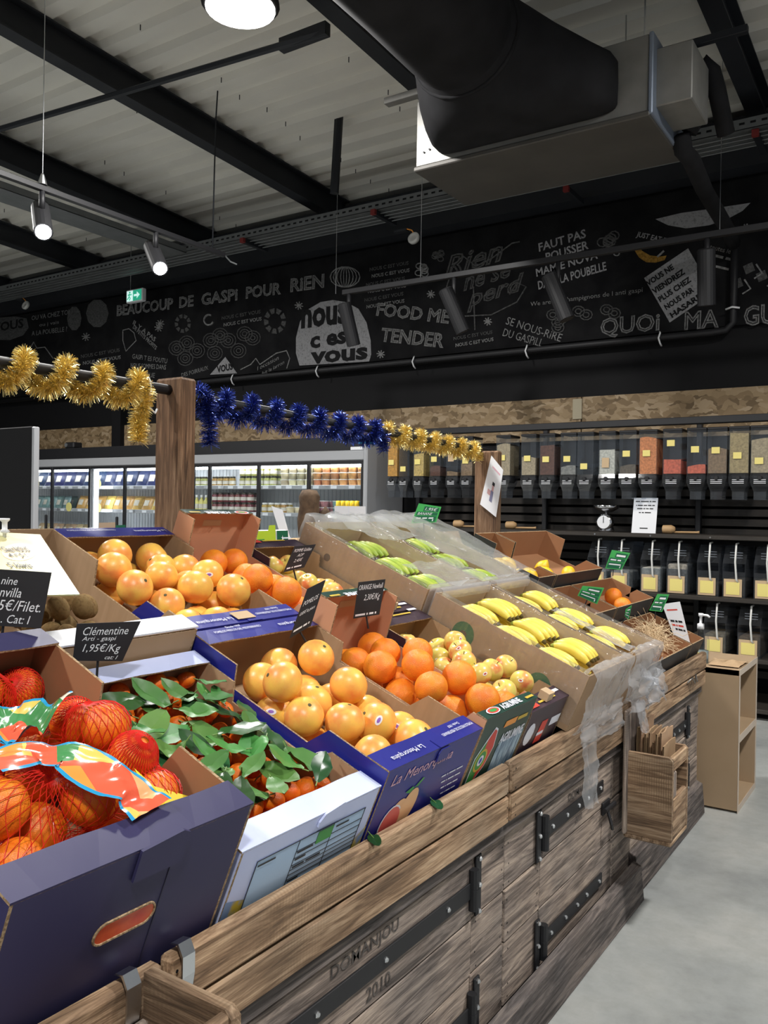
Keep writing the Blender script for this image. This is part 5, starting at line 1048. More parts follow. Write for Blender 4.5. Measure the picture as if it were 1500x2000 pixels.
# ---- black low crates at the far end
def low(name,label,u,y,L,W,H,out='blackcard',inn='kraft_red',lift=0,ends=None): return crate(name,label,u,y,L,W,H,out,inn,Hm=H-.05,notch=(.11,.13,.09),flap=0,lift=lift,ends=ends)
YB=3.95; LF=.15
low('low_carton','low black carton of pale straw next to the banana film',0,3.14,.275,YB-.01-3.14,.10); low('low_carton','low black carton of nuts at the stand end',0,YB,.275,4.165-YB,.10)
for u,ya,wd,hs,hc,lab,lab2 in ((.285,3.225,.375,.07,.10,'empty low black carton behind the straw carton','plain black carton under the empty carton behind the straw'),(.285,3.61,.55,.07,.10,'low black carton of oranges behind the nut carton','plain black carton under the carton of oranges'),(.525,3.225,.185,LF-.004,.08,'narrow black carton of lemons beside the torn film','plain black carton under the narrow carton of lemons'),(.525,3.42,.58,LF-.004,.08,'low black carton of three lemons behind the oranges','plain black carton under the carton of three lemons')):
    L_=.23 if u<.5 else .34; low('low_carton',lab2,u,ya,L_,wd,hs); low('low_carton',lab,u,ya,L_,wd,hc,lift=hs+.004,ends=.13 if u>.5 else None)
low('low_carton','small black carton of red fruits beside the far post',.88,3.72,.27,.44,.06)
def single(kind,cat,label,group,px,py,h,r,bx=None):
    uu,yy=sl(px,py,h)
    if bx: uu=max(bx[0]+r*1.12+.007,min(bx[1]-r*1.12-.007,uu)); yy=max(bx[2]+r*1.12+.007,min(bx[3]-r*1.12-.007,yy))
    w=at_slope(uu,yy,h); o=ob(cat,FM[kind],None,w,(R.uniform(-1,1),R.uniform(-1,1),R.uniform(0,6)),r); tag(o,label,cat,group); ob('stem',STEM[kind],o,(0,0,(.66 if kind=='apple' else .86) if kind!='lemon' else 1.15))
for px,py in ((1058,1110),(1068,1123),(1110,1119)): single('lemon','lemon','bright yellow lemon in the black carton','lemons in the black carton',px,py,LF+.05,.036,(.525,.865,3.42,4.0))
for i in range(4): uu,yy=.62+.11*(i%2),3.273+.086*(i//2); w=at_slope(uu,yy,LF+.042); o=ob('lemon',FM['lemon'],None,w,(0,SLA+math.pi/2,0),.036); tag(o,'yellow lemon lying low in the black carton','lemon','low lemons'); ob('stem',STEM['lemon'],o,(0,0,1.15))
for px,py in ((1198,1165),(1216,1184)): single('orange','orange','single orange lying in a black carton','single oranges in black cartons',px,py,.074+.052,.042,(.285,.515,3.61,4.16))
M['straw']=pm('pale_wood_wool',(.62,.46,.27),(.72,.56,.36),9,rough=.7)
mb=MB(); rs=random.Random(4)
def inbox(p): return Vector((max(-.263,min(-.012,p.x)),max(.012,min(.788,p.y)),max(.008,p.z)))
for i in range(300):
    c=Vector((-.14+rs.gauss(0,.045),.64+rs.gauss(0,.07),.06+abs(rs.gauss(0,.035)))); d=Vector((rs.gauss(0,1),rs.gauss(0,1),rs.gauss(0,.5))).normalized(); e=Vector((rs.gauss(0,1),rs.gauss(0,1),rs.gauss(0,1))).normalized(); l=rs.uniform(.03,.08)
    mb.tube([inbox(q) for q in (c-d*l+e*.015,c-d*l*.4,c+d*l*.4+e*.01,c+d*l-e*.02)],.0011,3,cap=False)
o=mb.build('wood_wool',M['straw'],None,loc=at_slope(0,3.14),rot=(0,SLA,0)); o['kind']='stuff'; o['label']='pale tangled wood wool in the low black carton'; o['category']='straw'
M['nut']=pm('brown_nut',(.26,.16,.08),(.36,.24,.13),30,rough=.7,bump=.3); nm_=sphere_mesh('walnut',M['nut'],.85,.85,1,top=-.05,bot=0,nu=10,nv=8)
for i in range(40):
    w=at_slope(.028+.0315*(i%8),YB+.032+.036*(i//8),.026+.004*rs.random()); o=ob('walnut',nm_,None,w,(rs.uniform(0,3),rs.uniform(0,3),0),.0155); tag(o,'small brown nut in the low black carton at the stand end','nut','nuts in the black carton')
for uu,yy in ((1.05,3.97),(1.04,4.07),(.95,3.9)): o=ob('pomegranate',FM['redf'],None,at_slope(uu,yy,.047),(.3,R.uniform(-.5,.5),R.uniform(0,6)),.039); tag(o,'red round fruit in the small carton near the far post','pomegranate','red fruits near the far post'); ob('stem',STEM['redf'],o,(0,0,.86))

for y,uu in ((1.50,.0),(2.06,.0),(2.51,.0),(2.96,.0),(3.24,.58),(3.68,.58)): crate('produce_carton','kraft produce carton on the far side of the stand',uu,y,.5,.4,.17,'kraft','kraft',Hm=.12,flap=.04,mirror=True)['group']='far side cartons'
# ================================================================ GRAVITY BIN WALL
M['clear']=film('clear_acrylic',(.93,.95,.97),gloss=.05,haze=.015,rough=.04,bump=0); M['clear2']=film('smoky_acrylic',(.75,.78,.82),gloss=.07,haze=.04,rough=.06,bump=0); M['glassd']=film('cooler_door_glass',(.95,.97,.98),gloss=.02,haze=.012,rough=.03,bump=0)
M['rackwood']=pm('black_brown_shelf',(.02,.016,.013),(.035,.028,.022),6,rough=.6,stretch=(1,8,8)); M['ylabel']=pm('pale_yellow_label',(.8,.68,.22),rough=.6); M['klabel']=pm('kraft_label',(.55,.4,.24),rough=.7); M['ltext']=pm('label_ink',(.25,.2,.1),rough=.7)
WF=6.28   # front plane of the bin wall
rk=thing('bin_rack','black slatted shelving rack holding the bulk food bins','shelf',(-1.5,6.6,0))
RO=Vector((1.5,-6.6,0))
def RB(n,x0,y0,z0,x1,y1,z1,mt,b=.004): return MB().bbox(x0,y0,z0,x1,y1,z1,b).xf(Matrix.Translation(RO)).build(n,M[mt],rk)
XL=-4.05; XR=2.5
def zY(py,px=1300): return onY(px,py,WF).z
ZS1=zY(1046,1400); ZS2=zY(1166,1400); ZT=zY(830)
for z in (ZS1,ZS2,.42,.08): RB('shelf',XL,WF-.02,z-.03,XR,6.85,z,'rackwood')
RB('header',XL,WF-.02,ZT,XR,WF+.06,ZT+.05,'blackm')
x=XL
while x<XR:
    RB('upright',x-.02,WF+.42,.08,x+.02,WF+.47,ZT+.06,'blackm'); x+=1.25
z=.2
while z<1.75:
    RB('back_slat',XL,6.78,z,XR,6.80,z+.055,'rackwood',.002); z+=.075
for i in range(8): MB().lathe([(.008,0),(.006,.004)],8).xf(Matrix.Translation(RO+Vector((-2.2+.42*i,WF-.021,ZS1-.015)))@Matrix.Rotation(math.pi/2,4,'X')).build('shelf_screw',M['zinc'],rk)
RB('dispenser_rail',XL,WF+.2,zY(905)-.02,XR,WF+.25,zY(905)+.02,'blackm')
fills={'amber':(.72,.34,.04),'white':(.7,.66,.55),'pasta':(.7,.48,.14),'brownb':(.14,.055,.03),'orange_l':(.8,.28,.09),'coral':(.75,.16,.08),'beige':(.5,.4,.25),'oat':(.48,.37,.22),'red_b':(.18,.04,.035),'flour':(.45,.33,.15),'seed':(.16,.12,.08),'grey':(.3,.28,.24),'nutty':(.3,.19,.1)}
for k,c in fills.items(): M['f_'+k]=pm('bulk_'+k,[x*.65 for x in c],[min(1,x*1.15) for x in c],70,rough=.8,bump=.5,bscale=70)
def dispenser(px,w,fill,lev,lab,ktop,ly,i):
    c=onY(px,900,WF+.1); W=w; r=thing('bulk_dispenser',lab,'dispenser',(c.x,WF+.1,zY(975)),group='bulk food dispensers')
    z0=r.location.z; zb=zY(925)-z0; zt=zY(842)-z0; hw=W/2
    mb=MB(); prof=[(-hw,zb+.03),(-hw,zt),(hw,zt),(hw,zb+.03)]
    for sx in (-1,1): mb.box(sx*hw-.002,-.09,zb,sx*hw+.002,.09,zt)
    mb.box(-hw,-.092,zb,hw,-.089,zt); mb.box(-hw,.089,zb,hw,.092,zt); mb.build('clear_hopper',M['clear'],r)
    MB().bbox(-hw-.004,-.095,zt,hw+.004,.095,zt+.018,.004).build('lid',M['blackm'],r)
    zl=zb+(zt-zb)*lev
    if lev>0:
        mb=MB(); mb.grid(lambda u,v:Vector((-hw+.004+u*(W-.008),-.086+v*.172,zl+.012*math.sin(u*3+i)*math.cos(v*2+i))),6,6); k=len(mb.v)
        mb.box(-hw+.004,-.086,zb,hw-.004,.086,zl-.006); mb.add([(-hw+.004,-.0862,zb),(hw-.004,-.0862,zb)]+[(-hw+.004+u/6*(W-.008),-.0862,zl+.012*math.sin(u/6*3+i)*math.cos(i)) for u in range(6,-1,-1)],[tuple(range(9))]); mb.build('bulk_food',M['f_'+fill],r)
    mb=MB(); vs=[]
    for (s,y0,y1,z) in ((1,-.09,.09,zb),(1.02,-.1,.07,zb-.03),(.95,-.11,.05,zb-.07),(.62,-.1,.02,zb-.13),(.6,-.1,.02,0)): vs+=[(-hw*s,y0,z),(hw*s,y0,z),(hw*s,y1,z),(-hw*s,y1,z)]
    fs=[]
    for a in range(4):
        for b in range(4): fs.append((4*a+b,4*a+(b+1)%4,4*a+4+(b+1)%4,4*a+4+b)[::-1])
    mb.add(vs,fs); mb.build('spout',M['clear2'],r)
    MB().bbox(-hw*.95,-.09,zb-.062,hw*.95,.06,zb-.002,.02).build('valve_housing',M['blackm'],r); MB().lathe([(.016,0),(.016,.03),(.012,.034)],12).xf(Matrix.Translation((0,-.088,zb-.035))@Matrix.Rotation(math.pi/2,4,'X')).build('knob',M['blackm'],r)
    for q in range(3): MB().box(-hw*.6,-.1125,zb-.05-.012*q,hw*.6,-.1115,zb-.046-.012*q).build('valve_text',M['white'],r)
    lw=.055; lh=.045 if not ktop else .075; MB().box(-lw/2-.01,-.0955,zb+ly,lw/2-.01,-.0935,zb+ly+lh).build('price_label',M['klabel' if ktop else 'ylabel'],r)
    return r
DL=[(777,.105,'amber',.85,0,.1),(800,.105,'white',.0,0,.04),(828,.105,'pasta',.62,0,.1),(860,.105,'brownb',.25,0,.12),(893,.11,'nutty',.1,1,.12),(921,.11,'nutty',.35,0,.1),(992,.125,'oat',.8,0,.12),(1041,.125,'oat',.45,0,.11),(1077,.125,'brownb',.75,0,.1),(1118,.125,'grey',.2,0,.1),(1151,.125,'white',.0,0,.04),(1193,.125,'white',.6,1,.05),(1233,.125,'seed',.2,0,.13),(1272,.13,'orange_l',.85,0,.13),(1319,.13,'coral',.33,0,.2),(1366,.13,'coral',.18,0,.15),(1406,.13,'nutty',.55,0,.14),(1448,.13,'flour',.9,0,.1),(1490,.13,'oat',.75,0,.06)]
dn={'amber':'amber lentils','white':'pale flakes','pasta':'yellow pasta','brownb':'dark brown beans','nutty':'brown seeds','oat':'oat flakes','grey':'grey grain','seed':'dark seeds','orange_l':'orange lentils to the top','coral':'coral lentils','flour':'golden flour to the top'}
cnt={}
for i,(px,w,f,lv,k,ly) in enumerate(DL):
    lab='clear bulk dispenser of %s'%dn[f] if lv>0 else 'empty clear bulk dispenser'
    nb=dn[DL[i-1][2]] if i else None
    if nb: lab+=' beside the one of '+nb.replace(' to the top','')
    dispenser(px,w,f,lv,lab,k,ly,i)
# ---- scoop bins on the lower shelves
M['strap']=pm('white_handle',(.75,.75,.72),rough=.4)
def scoop(px,py,zs,fill,lev,lab,w=.15,h=.33,dy=0):
    x=onY(px,py,WF+.02).x; r=thing('scoop_bin',lab,'food bin',(x,WF+.03+dy,zs+.001),group='scoop bins'); hw=w/2; d=.34
    pf=[(0,0),(d,0),(d,h),(.10,h),(.0,h*.66)]
    mb=MB(); 
    for s in (-1,1): mb.prism(pf,(s*hw-(.003 if s>0 else 0),0,0),(0,1,0),(0,0,1),(1,0,0),.003)
    mb.box(-hw,d-.003,0,hw,d,h); mb.box(-hw,0,0,hw,.003,h*.5); mb.box(-hw,0,0,hw,d,.003); mb.build('clear_body',M['clear2'],r)
    mb=MB(); mb.add([(-hw,0,h*.66),(hw,0,h*.66),(hw,.1,h),(-hw,.1,h)],[(0,1,2,3)]); mb.add([(-hw,.1,h),(hw,.1,h),(hw,d,h),(-hw,d,h)],[(0,1,2,3)]); mb.build('lid',M['clear2'],r)
    if lev: MB().bbox(-hw+.005,.005,.004,hw-.005,d-.006,h*lev,.01).build('bulk_food',M['f_'+fill],r)
    MB().box(-hw+.01,-.004,.005,hw-.02,-.001,h*.36).build('kraft_panel',M['klabel'],r); MB().box(-hw+.025,-.006,.02,hw-.035,-.0045,h*.3).build('yellow_label',M['ylabel'],r)
    MB().tube([(.02,.04,h+.022),(.015,-.005,h+.018),(.01,-.012,h*.7),(.02,-.014,h*.35),(.028,.0,h*.3)],.007,6).build('scoop_handle',M['strap'],r,smooth=True)
    for q in range(3): MB().box(-hw*.6,.09,h*.86-.018*q,hw*.55,.094,h*.86+.005-.018*q).build('lid_text',M['white'],r)
for px,f,lv,l in ((1165,'white',.4,'clear scoop bin half hidden behind the black cartons'),(1210,'white',.4,'clear scoop bin behind the tall green price card'),(1270,'white',.5,'clear scoop bin of white flour with a curved handle'),(1322,'grey',.6,'clear scoop bin of pale grey grain with a kraft panel'),(1382,'seed',.25,'clear nearly empty scoop bin with a yellow label'),(1433,'seed',.35,'clear scoop bin of dark seeds beside the yellow labelled bin'),(1495,'oat',.35,'clear scoop bin at the end of the shelf with a kraft panel')): scoop(px,1100,ZS2,f,lv,l,h=.36)
for px,f,lv,l in ((1395,'oat',.42,'clear scoop bin of brown nuts on the low shelf'),(1462,'nutty',.42,'clear scoop bin of mixed nuts on the low shelf above the floor')): scoop(px,1250,.42,f,lv,l,h=.34)
# ---- kitchen scale, notice and scoops on the shelf
x=onY(1172,1020,WF).x; sc=thing('kitchen_scale','chrome kitchen scale with round dial and shallow bowl','scale',(x,WF+.14,ZS1+.001)); M['chrome']=pm('chrome',(.7,.7,.72),rough=.12,metal=1)
MB().lathe([(.06,0),(.065,.01),(.05,.05),(.02,.12),(.015,.15)],20).build('body',M['chrome'],sc,smooth=True); MB().lathe([(.0,0),(.06,.0),(.065,-.02),(.062,-.06)],24,cap=False).xf(Matrix.Translation((0,-.06,.075))@Matrix.Rotation(math.radians(90),4,'X')).build('dial_case',M['chrome'],sc,smooth=True)
MB().lathe([(.05,0),(.05,.002)],24).xf(Matrix.Translation((0,-.062,.075))@Matrix.Rotation(math.radians(90),4,'X')).build('dial',M['white'],sc); MB().box(-.002,-.068,.07,.002,-.066,.118).build('needle',M['blackm'],sc); MB().lathe([(.01,.15),(.05,.155),(.09,.18),(.105,.205),(.1,.205),(.048,.162),(.0,.158)],24,cap=False).build('bowl',M['chrome'],sc,smooth=True)
q=onY(1257,1038,WF+.05); nt=thing('notice_holder','white printed notice standing in a clear holder on the shelf','notice',(q.x,WF+.06,ZS1+.001),(math.radians(-12),0,0)); MB().box(-.095,0,0,.085,.003,.27).build('sheet',M['white'],nt)
for s,z,w in (('~NOTRE SELECTION DE VRAC',.235,.15),('~A PETITS PRIX POUR LES',.205,.14),('~BOCAUX ET LES SACS',.18,.12),('~DE LA MAISON',.15,.09),('~MERCI',.03,.06)): write('printed_text',s,(-w/2-.005,-.001,z),(1,0,0),(0,0,1),w,.014,M['blackprint'],nt)
M['woodsp']=pm('pale_wood',(.42,.26,.12),(.5,.32,.16),8,rough=.6)
for px,l in ((1285,'wooden scoop lying beside the white notice'),(1010,'wooden scoop lying on the shelf beside the far post'),(905,'wooden scoop lying on the shelf behind the far post')):
    x=onY(px,1035,WF).x; t=thing('wooden_scoop',l,'scoop',(x+(.15 if px==1285 else 0),WF+.1,ZS1+.0135)); MB().tube([(-.06,0,.0),(.1,0,.002),(.12,0,.004)],[.008,.008,.01],8).build('handle',M['woodsp'],t,smooth=True); MB().lathe([(.0,0),(.02,.005),(.032,.03),(.03,.09)],12,cap=False).xf(Matrix.Translation((-.05,0,.02))@Matrix.Rotation(math.radians(-90),4,'Y')).build('bowl',M['woodsp'],t,smooth=True)
# ---- hand gel bottle and slanted notice
q=onX(1370,1240,-1.02); gb=thing('hand_gel_bottle','clear pump bottle of hand gel at the stand end','bottle',(-.985,4.36,.682))
MB().lathe([(.0,0),(.04,0),(.042,.01),(.042,.11),(.035,.14),(.015,.155),(.014,.17)],16,cap=False).build('bottle',M['clear'],gb,smooth=True); MB().lathe([(.0,.002),(.038,.003),(.038,.06),(.0,.061)],14,cap=False).build('gel',pm('clear_gel',(.6,.75,.8),rough=.1,trans=.8),gb,smooth=True)
MB().lathe([(.017,.165),(.017,.19),(.007,.195),(.006,.225),(.012,.23),(.012,.243)],12).build('pump',M['whitepl'],gb,smooth=True); MB().tube([(0,0,.236),(.035,-.015,.236),(.045,-.018,.228)],.006,8).build('nozzle',M['whitepl'],gb,smooth=True); MB().box(-.03,-.046,.02,.03,-.043,.055).build('label',M['ylabel'],gb)
# ================================================================ COOLER WITH GLASS DOORS
CY=6.28; cx1=onY(722,880,CY).x; cx0=-10.2; M['cgrey']=pm('grey_cooler_trim',(.42,.43,.45),rough=.4,metal=.2); M['cwhite']=pm('white_cooler_inside',(.78,.8,.82),rough=.5)
ZTc=onY(540,884,CY).z; ZD=onY(540,903,CY).z; ck=thing('glass_door_cooler','long refrigerated cooler with black framed glass doors and grey header','cooler',((cx0+cx1)/2,6.55,0)); CO_=Vector((-(cx0+cx1)/2,-6.55,0))
def KB(n,x0,y0,z0,x1,y1,z1,mt,b=.004,parent=None): return MB().bbox(x0,y0,z0,x1,y1,z1,b).xf(Matrix.Translation(CO_)).build(n,M[mt],parent or ck)
KB('header',cx0,CY-.02,ZD,cx1-.045,CY+.10,ZTc,'cgrey',.01); KB('top_housing',cx0,CY+.02,ZTc,cx1-.01,6.86,ZTc+.13,'blackm'); KB('back_wall',cx0,6.78,.1,cx1-.04,6.85,ZTc,'cwhite'); KB('end_panel',cx1-.045,CY-.04,.0,cx1,6.86,ZTc+.055,'cgrey',.01); KB('base',cx0,CY,0,cx1-.05,6.8,.25,'cwhite'); KB('ceiling_panel',cx0,CY+.1,ZD-.02,cx1-.05,6.8,ZD,'cwhite')
KB('end_cap',cx1-.1,CY-.045,ZTc+.055,cx1+.005,CY+.1,ZTc+.07,'cyan'); KB('price_strip',cx1-.2,CY-.022,ZTc-.0,cx1-.06,CY+.0,ZTc+.03,'white')
M['tube']=pm('cooler_light_tube',(1,1,1),emit=(.95,.98,1),es=10)
KB('light_tube',cx0,CY+.12,ZD-.05,cx1-.06,CY+.145,ZD-.025,'tube',.003)
SZ=[onY(540,y,CY+.14).z for y in (949,1002)]; SZ=[SZ[0],SZ[1],SZ[1]-.33,SZ[1]-.66]
for z in SZ: KB('shelf',cx0,CY+.14,z-.025,cx1-.05,6.78,z,'cwhite'); KB('price_rail',cx0,CY+.13,z-.035,cx1-.05,CY+.142,z+.006,'cgrey')
mb=MB(); xx=cx0
while xx<cx1-.1:
    for z in SZ[:3]: mb.box(xx,CY+.1265,z-.028,xx+.07,CY+.129,z-.002)
    xx+=.13+.1*R.random()
o=mb.xf(Matrix.Translation(CO_)).build('price_tickets',M['white'],ck); o['kind']='stuff'
mb=MB(); xx=cx0
while xx<cx1-.1: mb.box(xx,6.772,.3,xx+.006,6.779,ZD-.02); xx+=.05
o=mb.xf(Matrix.Translation(CO_)).build('grille_ribs',M['cwhite'],ck); o['kind']='stuff'
doorx=[onY(p,1000,CY).x for p in (62,104,178,246,310,380,412,508,606,712)]
for a,b in zip(doorx,doorx[1:]):
    d=ob('door',None,ck,None); KB('frame_stile',b-.035,CY-.02,.25,b,CY+.01,ZD,'blackm',.003,d); KB('frame_rail',a,CY-.02,ZD-.03,b-.035,CY+.01,ZD,'blackm',.003,d); KB('pane',a,CY-.008,.25,b-.036,CY-.004,ZD-.03,'glassd',.0005,d)
for px in (101,240): xh=onY(px,1010,CY).x; KB('door_handle',xh-.06,CY-.06,.75,xh-.03,CY-.03,1.28,'blackm',.008)
KB('lit_frame',onY(181,950,CY).x,CY+.02,.3,onY(186,950,CY).x,CY+.05,ZD-.04,'tube',.002); KB('inner_frame',onY(174,950,CY).x,CY+.015,.25,onY(181,950,CY).x,CY+.05,ZD-.03,'cgrey',.002)
xx=onY(135,875,CY).x
for px,l in ((130,'small dark camera on the cooler above the first doors'),(640,'small dark camera on the cooler near its end')):
    x=onY(px,876,CY).x; t=thing('camera_bracket',l,'camera',(x,CY+.12,ZTc+.131)); MB().bbox(-.07,-.1,0,.1,.03,.07,.012).build('body',M['blackm'],t); MB().lathe([(.024,0),(.024,.01)],12).xf(Matrix.Translation((-.03,-.101,.035))@Matrix.Rotation(math.pi/2,4,'X')).build('lens',M['galv_dk'],t)
# ---- goods in the cooler
pal={'navybag':(.02,.035,.12),'cheese':(.7,.46,.12),'greenjar':(.35,.36,.1),'amberjar':(.45,.28,.06),'redjar':(.16,.025,.03),'cream':(.75,.66,.42),'orangepot':(.75,.35,.13),'pinkpot':(.5,.22,.26),'teal':(.2,.33,.33),'tan':(.42,.3,.17),'lemonj':(.75,.65,.2)}
for k,c in pal.items(): M['g_'+k]=pm('goods_'+k,[x*.8 for x in c],[min(1,x*1.15) for x in c],25,rough=.35,var=.25,spec=.5)
M['gd_lid']=pm('jar_lid_dark',(.05,.045,.03),rough=.35,metal=.5); M['gd_lidw']=pm('jar_lid_white',(.75,.75,.72),rough=.4); M['gd_lidy']=pm('yellow_cap',(.85,.62,.02),rough=.4); M['gd_label']=pm('pack_label',(.75,.73,.66),(.6,.55,.45),30,rough=.5)
def jar(k,lid): 
    a=MB().lathe([(.0,0),(.034,0),(.036,.006),(.036,.07),(.028,.082),(.028,.084)],14,cap=False).mesh('jar_body',M['g_'+k],True); b=MB().lathe([(.03,.082),(.031,.084),(.031,.1),(.0,.101)],14,cap=False).mesh('lid',M[lid],True); c=MB().lathe([(.0365,.02),(.0365,.055)],14,cap=False).mesh('label',M['gd_label'],True); return [a,b,c],.08,.101
def pot(k): 
    a=MB().lathe([(.0,0),(.038,0),(.045,.055),(.045,.056)],14,cap=False).mesh('pot_body',M['g_'+k],True); b=MB().lathe([(.048,.056),(.048,.062),(.0,.063)],14,cap=False).mesh('lid',M['gd_lidw'],True); return [a,b],.1,.064
def bot(k,lid):
    a=MB().lathe([(.0,0),(.03,0),(.032,.01),(.032,.1),(.012,.135),(.012,.15)],12,cap=False).mesh('bottle_body',M['g_'+k],True); b=MB().lathe([(.015,.148),(.015,.175),(.0,.176)],10,cap=False).mesh('cap',M[lid],True); c=MB().lathe([(.0325,.03),(.0325,.08)],12,cap=False).mesh('label',M['gd_label'],True); return [a,b,c],.07,.176
def pack(k,w=.15,h=.14,d=.05):
    rr=random.Random(len(k)); mb=MB()
    def fn(u,v,s): x=(u-.5)*w; z=v*h; e=max(0,math.sin(math.pi*u)*math.sin(math.pi*v))**.5; return Vector((x,s*d*.5*e+.004*noise.noise(Vector((u*5,v*5,s+3))),z))
    mb.grid(lambda u,v:fn(u,v,-1),8,8); mb.grid(lambda u,v:fn(1-u,v,1),8,8); a=mb.mesh('pouch',M['g_'+k],True)
    lb=MB(); lb.grid(lambda u,v:fn(.25+u*.5,.25+.4*v,-1)+Vector((0,-.002,0)),5,5); b=lb.mesh('label',M['gd_label'],True); return [a,b],w*1.0,h
def stock(kind,name,cat,label,group,shelf,p0,p1,tiers=1,lean=0,y=.20,rows=2,gap=0.0):
    me,wd,ht=kind; xa=onY(p0,1000,CY+.2).x; xb=onY(p1,1000,CY+.2).x; x=xa+wd/2
    while x<xb:
        for t_ in range(tiers):
            for rw in range(rows):
                if rw and R.random()<.2: continue
                r=ob(name,None,None,(x+(0 if lean else R.uniform(-.003,.003)),CY+y+rw*(.19 if lean else wd*1.1),SZ[shelf]+.001+t_*ht),(lean+R.uniform(-.02,.02) if lean else 0,0,R.uniform(-.03,.03))); tag(r,label,cat,group)
                for m in me: ob(m.name.split('.')[0],m,r)
        x+=wd*1.04+gap
TOP,MID,LOW=0,1,2
stock(pack('navybag',.18,.2,.06),'salad_bag','pouch','dark blue pouch leaning on the upper cooler shelf left of the post','dark blue pouches',TOP,66,302,1,-.35,.22,2)
stock(pack('cheese',.16,.17,.06),'cheese_pack','cheese pack','yellow cheese pack on the middle cooler shelf left of the post','yellow cheese packs',MID,146,302,1,-.4,.22,2); stock(pack('teal',.13,.16,.05),'herb_pack','pouch','greyish green pack on the middle cooler shelf by the first door','greyish green packs',MID,66,138,1,-.3,.22,2)
stock(pack('tan',.12,.16,.05),'bread_pack','pouch','brown wrapped pack leaning on the lower cooler shelf','brown wrapped packs',LOW,66,170,1,-.5,.22,1); stock(pack('navybag',.13,.13,.05),'salad_bag','pouch','dark blue pouch on the lower cooler shelf','low dark blue pouches',LOW,185,300,1,-.4,.22,1)
stock(jar('greenjar','gd_lid'),'green_jar','jar','green preserve jar on the upper cooler shelf right of the post','green jars',TOP,372,408,1); stock(jar('amberjar','gd_lid'),'amber_jar','jar','amber preserve jar on the upper cooler shelf','amber jars',TOP,414,458,1); stock(jar('greenjar','gd_lid'),'green_jar','jar','dark lidded green jar stacked on the upper cooler shelf','stacked green jars',TOP,468,545,2)
stock(pot('cream'),'dairy_pot','tub','cream coloured tub stacked on the upper cooler shelf','cream tubs',TOP,548,612,3); stock(pot('orangepot'),'orange_pot','tub','orange tub stacked on the upper cooler shelf','orange tubs',TOP,612,706,3)
stock(bot('lemonj','gd_lidw'),'juice_bottle','bottle','pale yellow bottle on the middle cooler shelf right of the post','pale yellow bottles',MID,370,412,1); stock(jar('redjar','gd_lid'),'red_jar','jar','dark red jar stacked on the middle cooler shelf','dark red jars',MID,415,498,2); stock(jar('amberjar','gd_lidw'),'amber_jar','jar','amber jar with a white lid on the middle cooler shelf','white lidded amber jars',MID,512,560,1); stock(pot('pinkpot'),'yogurt_pot','tub','pink yoghurt tub on the middle cooler shelf','pink tubs',MID,610,650,2); stock(pot('teal'),'yogurt_pot','tub','grey green tub on the middle cooler shelf','grey green tubs',MID,650,706,2); stock(pot('cream'),'dairy_pot','tub','cream tub on the middle cooler shelf behind the grey lid','middle cream tubs',MID,560,605,1)
stock(pot('tan'),'dip_pot','tub','brown tub on the lower cooler shelf','brown tubs',LOW,420,700,1,gap=.1)
for px,py,sh in ((192,945,TOP),(192,992,MID),(135,990,MID),(72,945,TOP),(615,992,MID)):
    q=onY(px,py,CY+.125); t=thing('shelf_talker','round yellow price tag clipped to the cooler shelf rail','price tag',(q.x,CY+.122,q.z),group='yellow price tags'); MB().lathe([(.055,0),(.055,.002)],18).xf(Matrix.Rotation(math.pi/2,4,'X')).build('disc',M['ylabel'],t); MB().box(-.008,.0,-.01,.008,.005,.0).build('clip',M['white'],t)
# black cabinet end at the far left
a=onY(68,900,3.2); zc=onY(66,832,3.2).z; bc=thing('black_cabinet','tall plain black panel with a grey edge in front of the cooler doors','panel',(a.x-.45,3.2,0))
MB().bbox(-.45,0,0,.415,.03,zc,.006).build('black_panel',M['black'],bc); MB().bbox(.416,-.003,0,.45,.034,zc-.004,.006).build('edge_strip',M['cgrey'],bc)
# ================================================================ SIGNS AND SMALL THINGS
def card(name,label,cat,pl,mt,group=None,th=.003,plane=None,corner=.006,stake=True):
    # pl: four corners (bottom-left, bottom-right, top-right, top-left) in world space
    a,b,c,d=[Vector(p) for p in pl]; o=(a+b)/2; r=(b-a).normalized(); n=r.cross((d-a)).normalized(); u=n.cross(r)
    t=thing(name,label,cat,o,group=group); mb=MB(); q=[p-o for p in (a,b,c,d)]
    mb.add([p+n*th for p in q]+q,[(0,1,2,3),(7,6,5,4),(0,4,5,1),(1,5,6,2),(2,6,7,3),(3,7,4,0)]); mb.build('card',M[mt],t)
    w=(b-a).length; h=(d-a).dot(u)
    def P(x,y): return (q[0]*(1-x)+q[1]*x)*(1-y)+(q[3]*(1-x)+q[2]*x)*y
    def put(s,x,y,ww,hh,mt2='chalk',shear=.25,nm='handwriting',**k):
        p=P(x,y); a=P(x+ww,y)-p; b=P(x,y+hh)-p; write(nm,s,p+n*th,a,b,a.length,b.length,M[mt2],t,shear=shear,lift=.0008,**k)
    def rect(x0,y0,x1,y1,mt2,nm='panel',l=.0006): MB().add([P(x,y)+n*(th+l) for x,y in ((x0,y0),(x1,y0),(x1,y1),(x0,y1))],[(0,1,2,3)]).build(nm,M[mt2],t)
    if stake:
        p=(q[0]+q[1])*.5; MB().tube([p+u*.03-n*.004,p-u*.035-n*.004],.0025,6).build('stake',M['blackm'],t)
    t['dummy']=0; del t['dummy']
    return t,put,rect
def quad_on(px4,P0,lean=0):
    # card on an upright plane through the world point P0, turned towards the aisle
    nrm=Vector((CO.x-P0.x,CO.y-P0.y,0)).normalized(); nrm=(Matrix.Rotation(lean,3,'Z')@nrm); out=[]
    for px,py in px4: d=ray(px,py); t=(P0-CO).dot(nrm)/d.dot(nrm); out.append(CO+d*t)
    return out
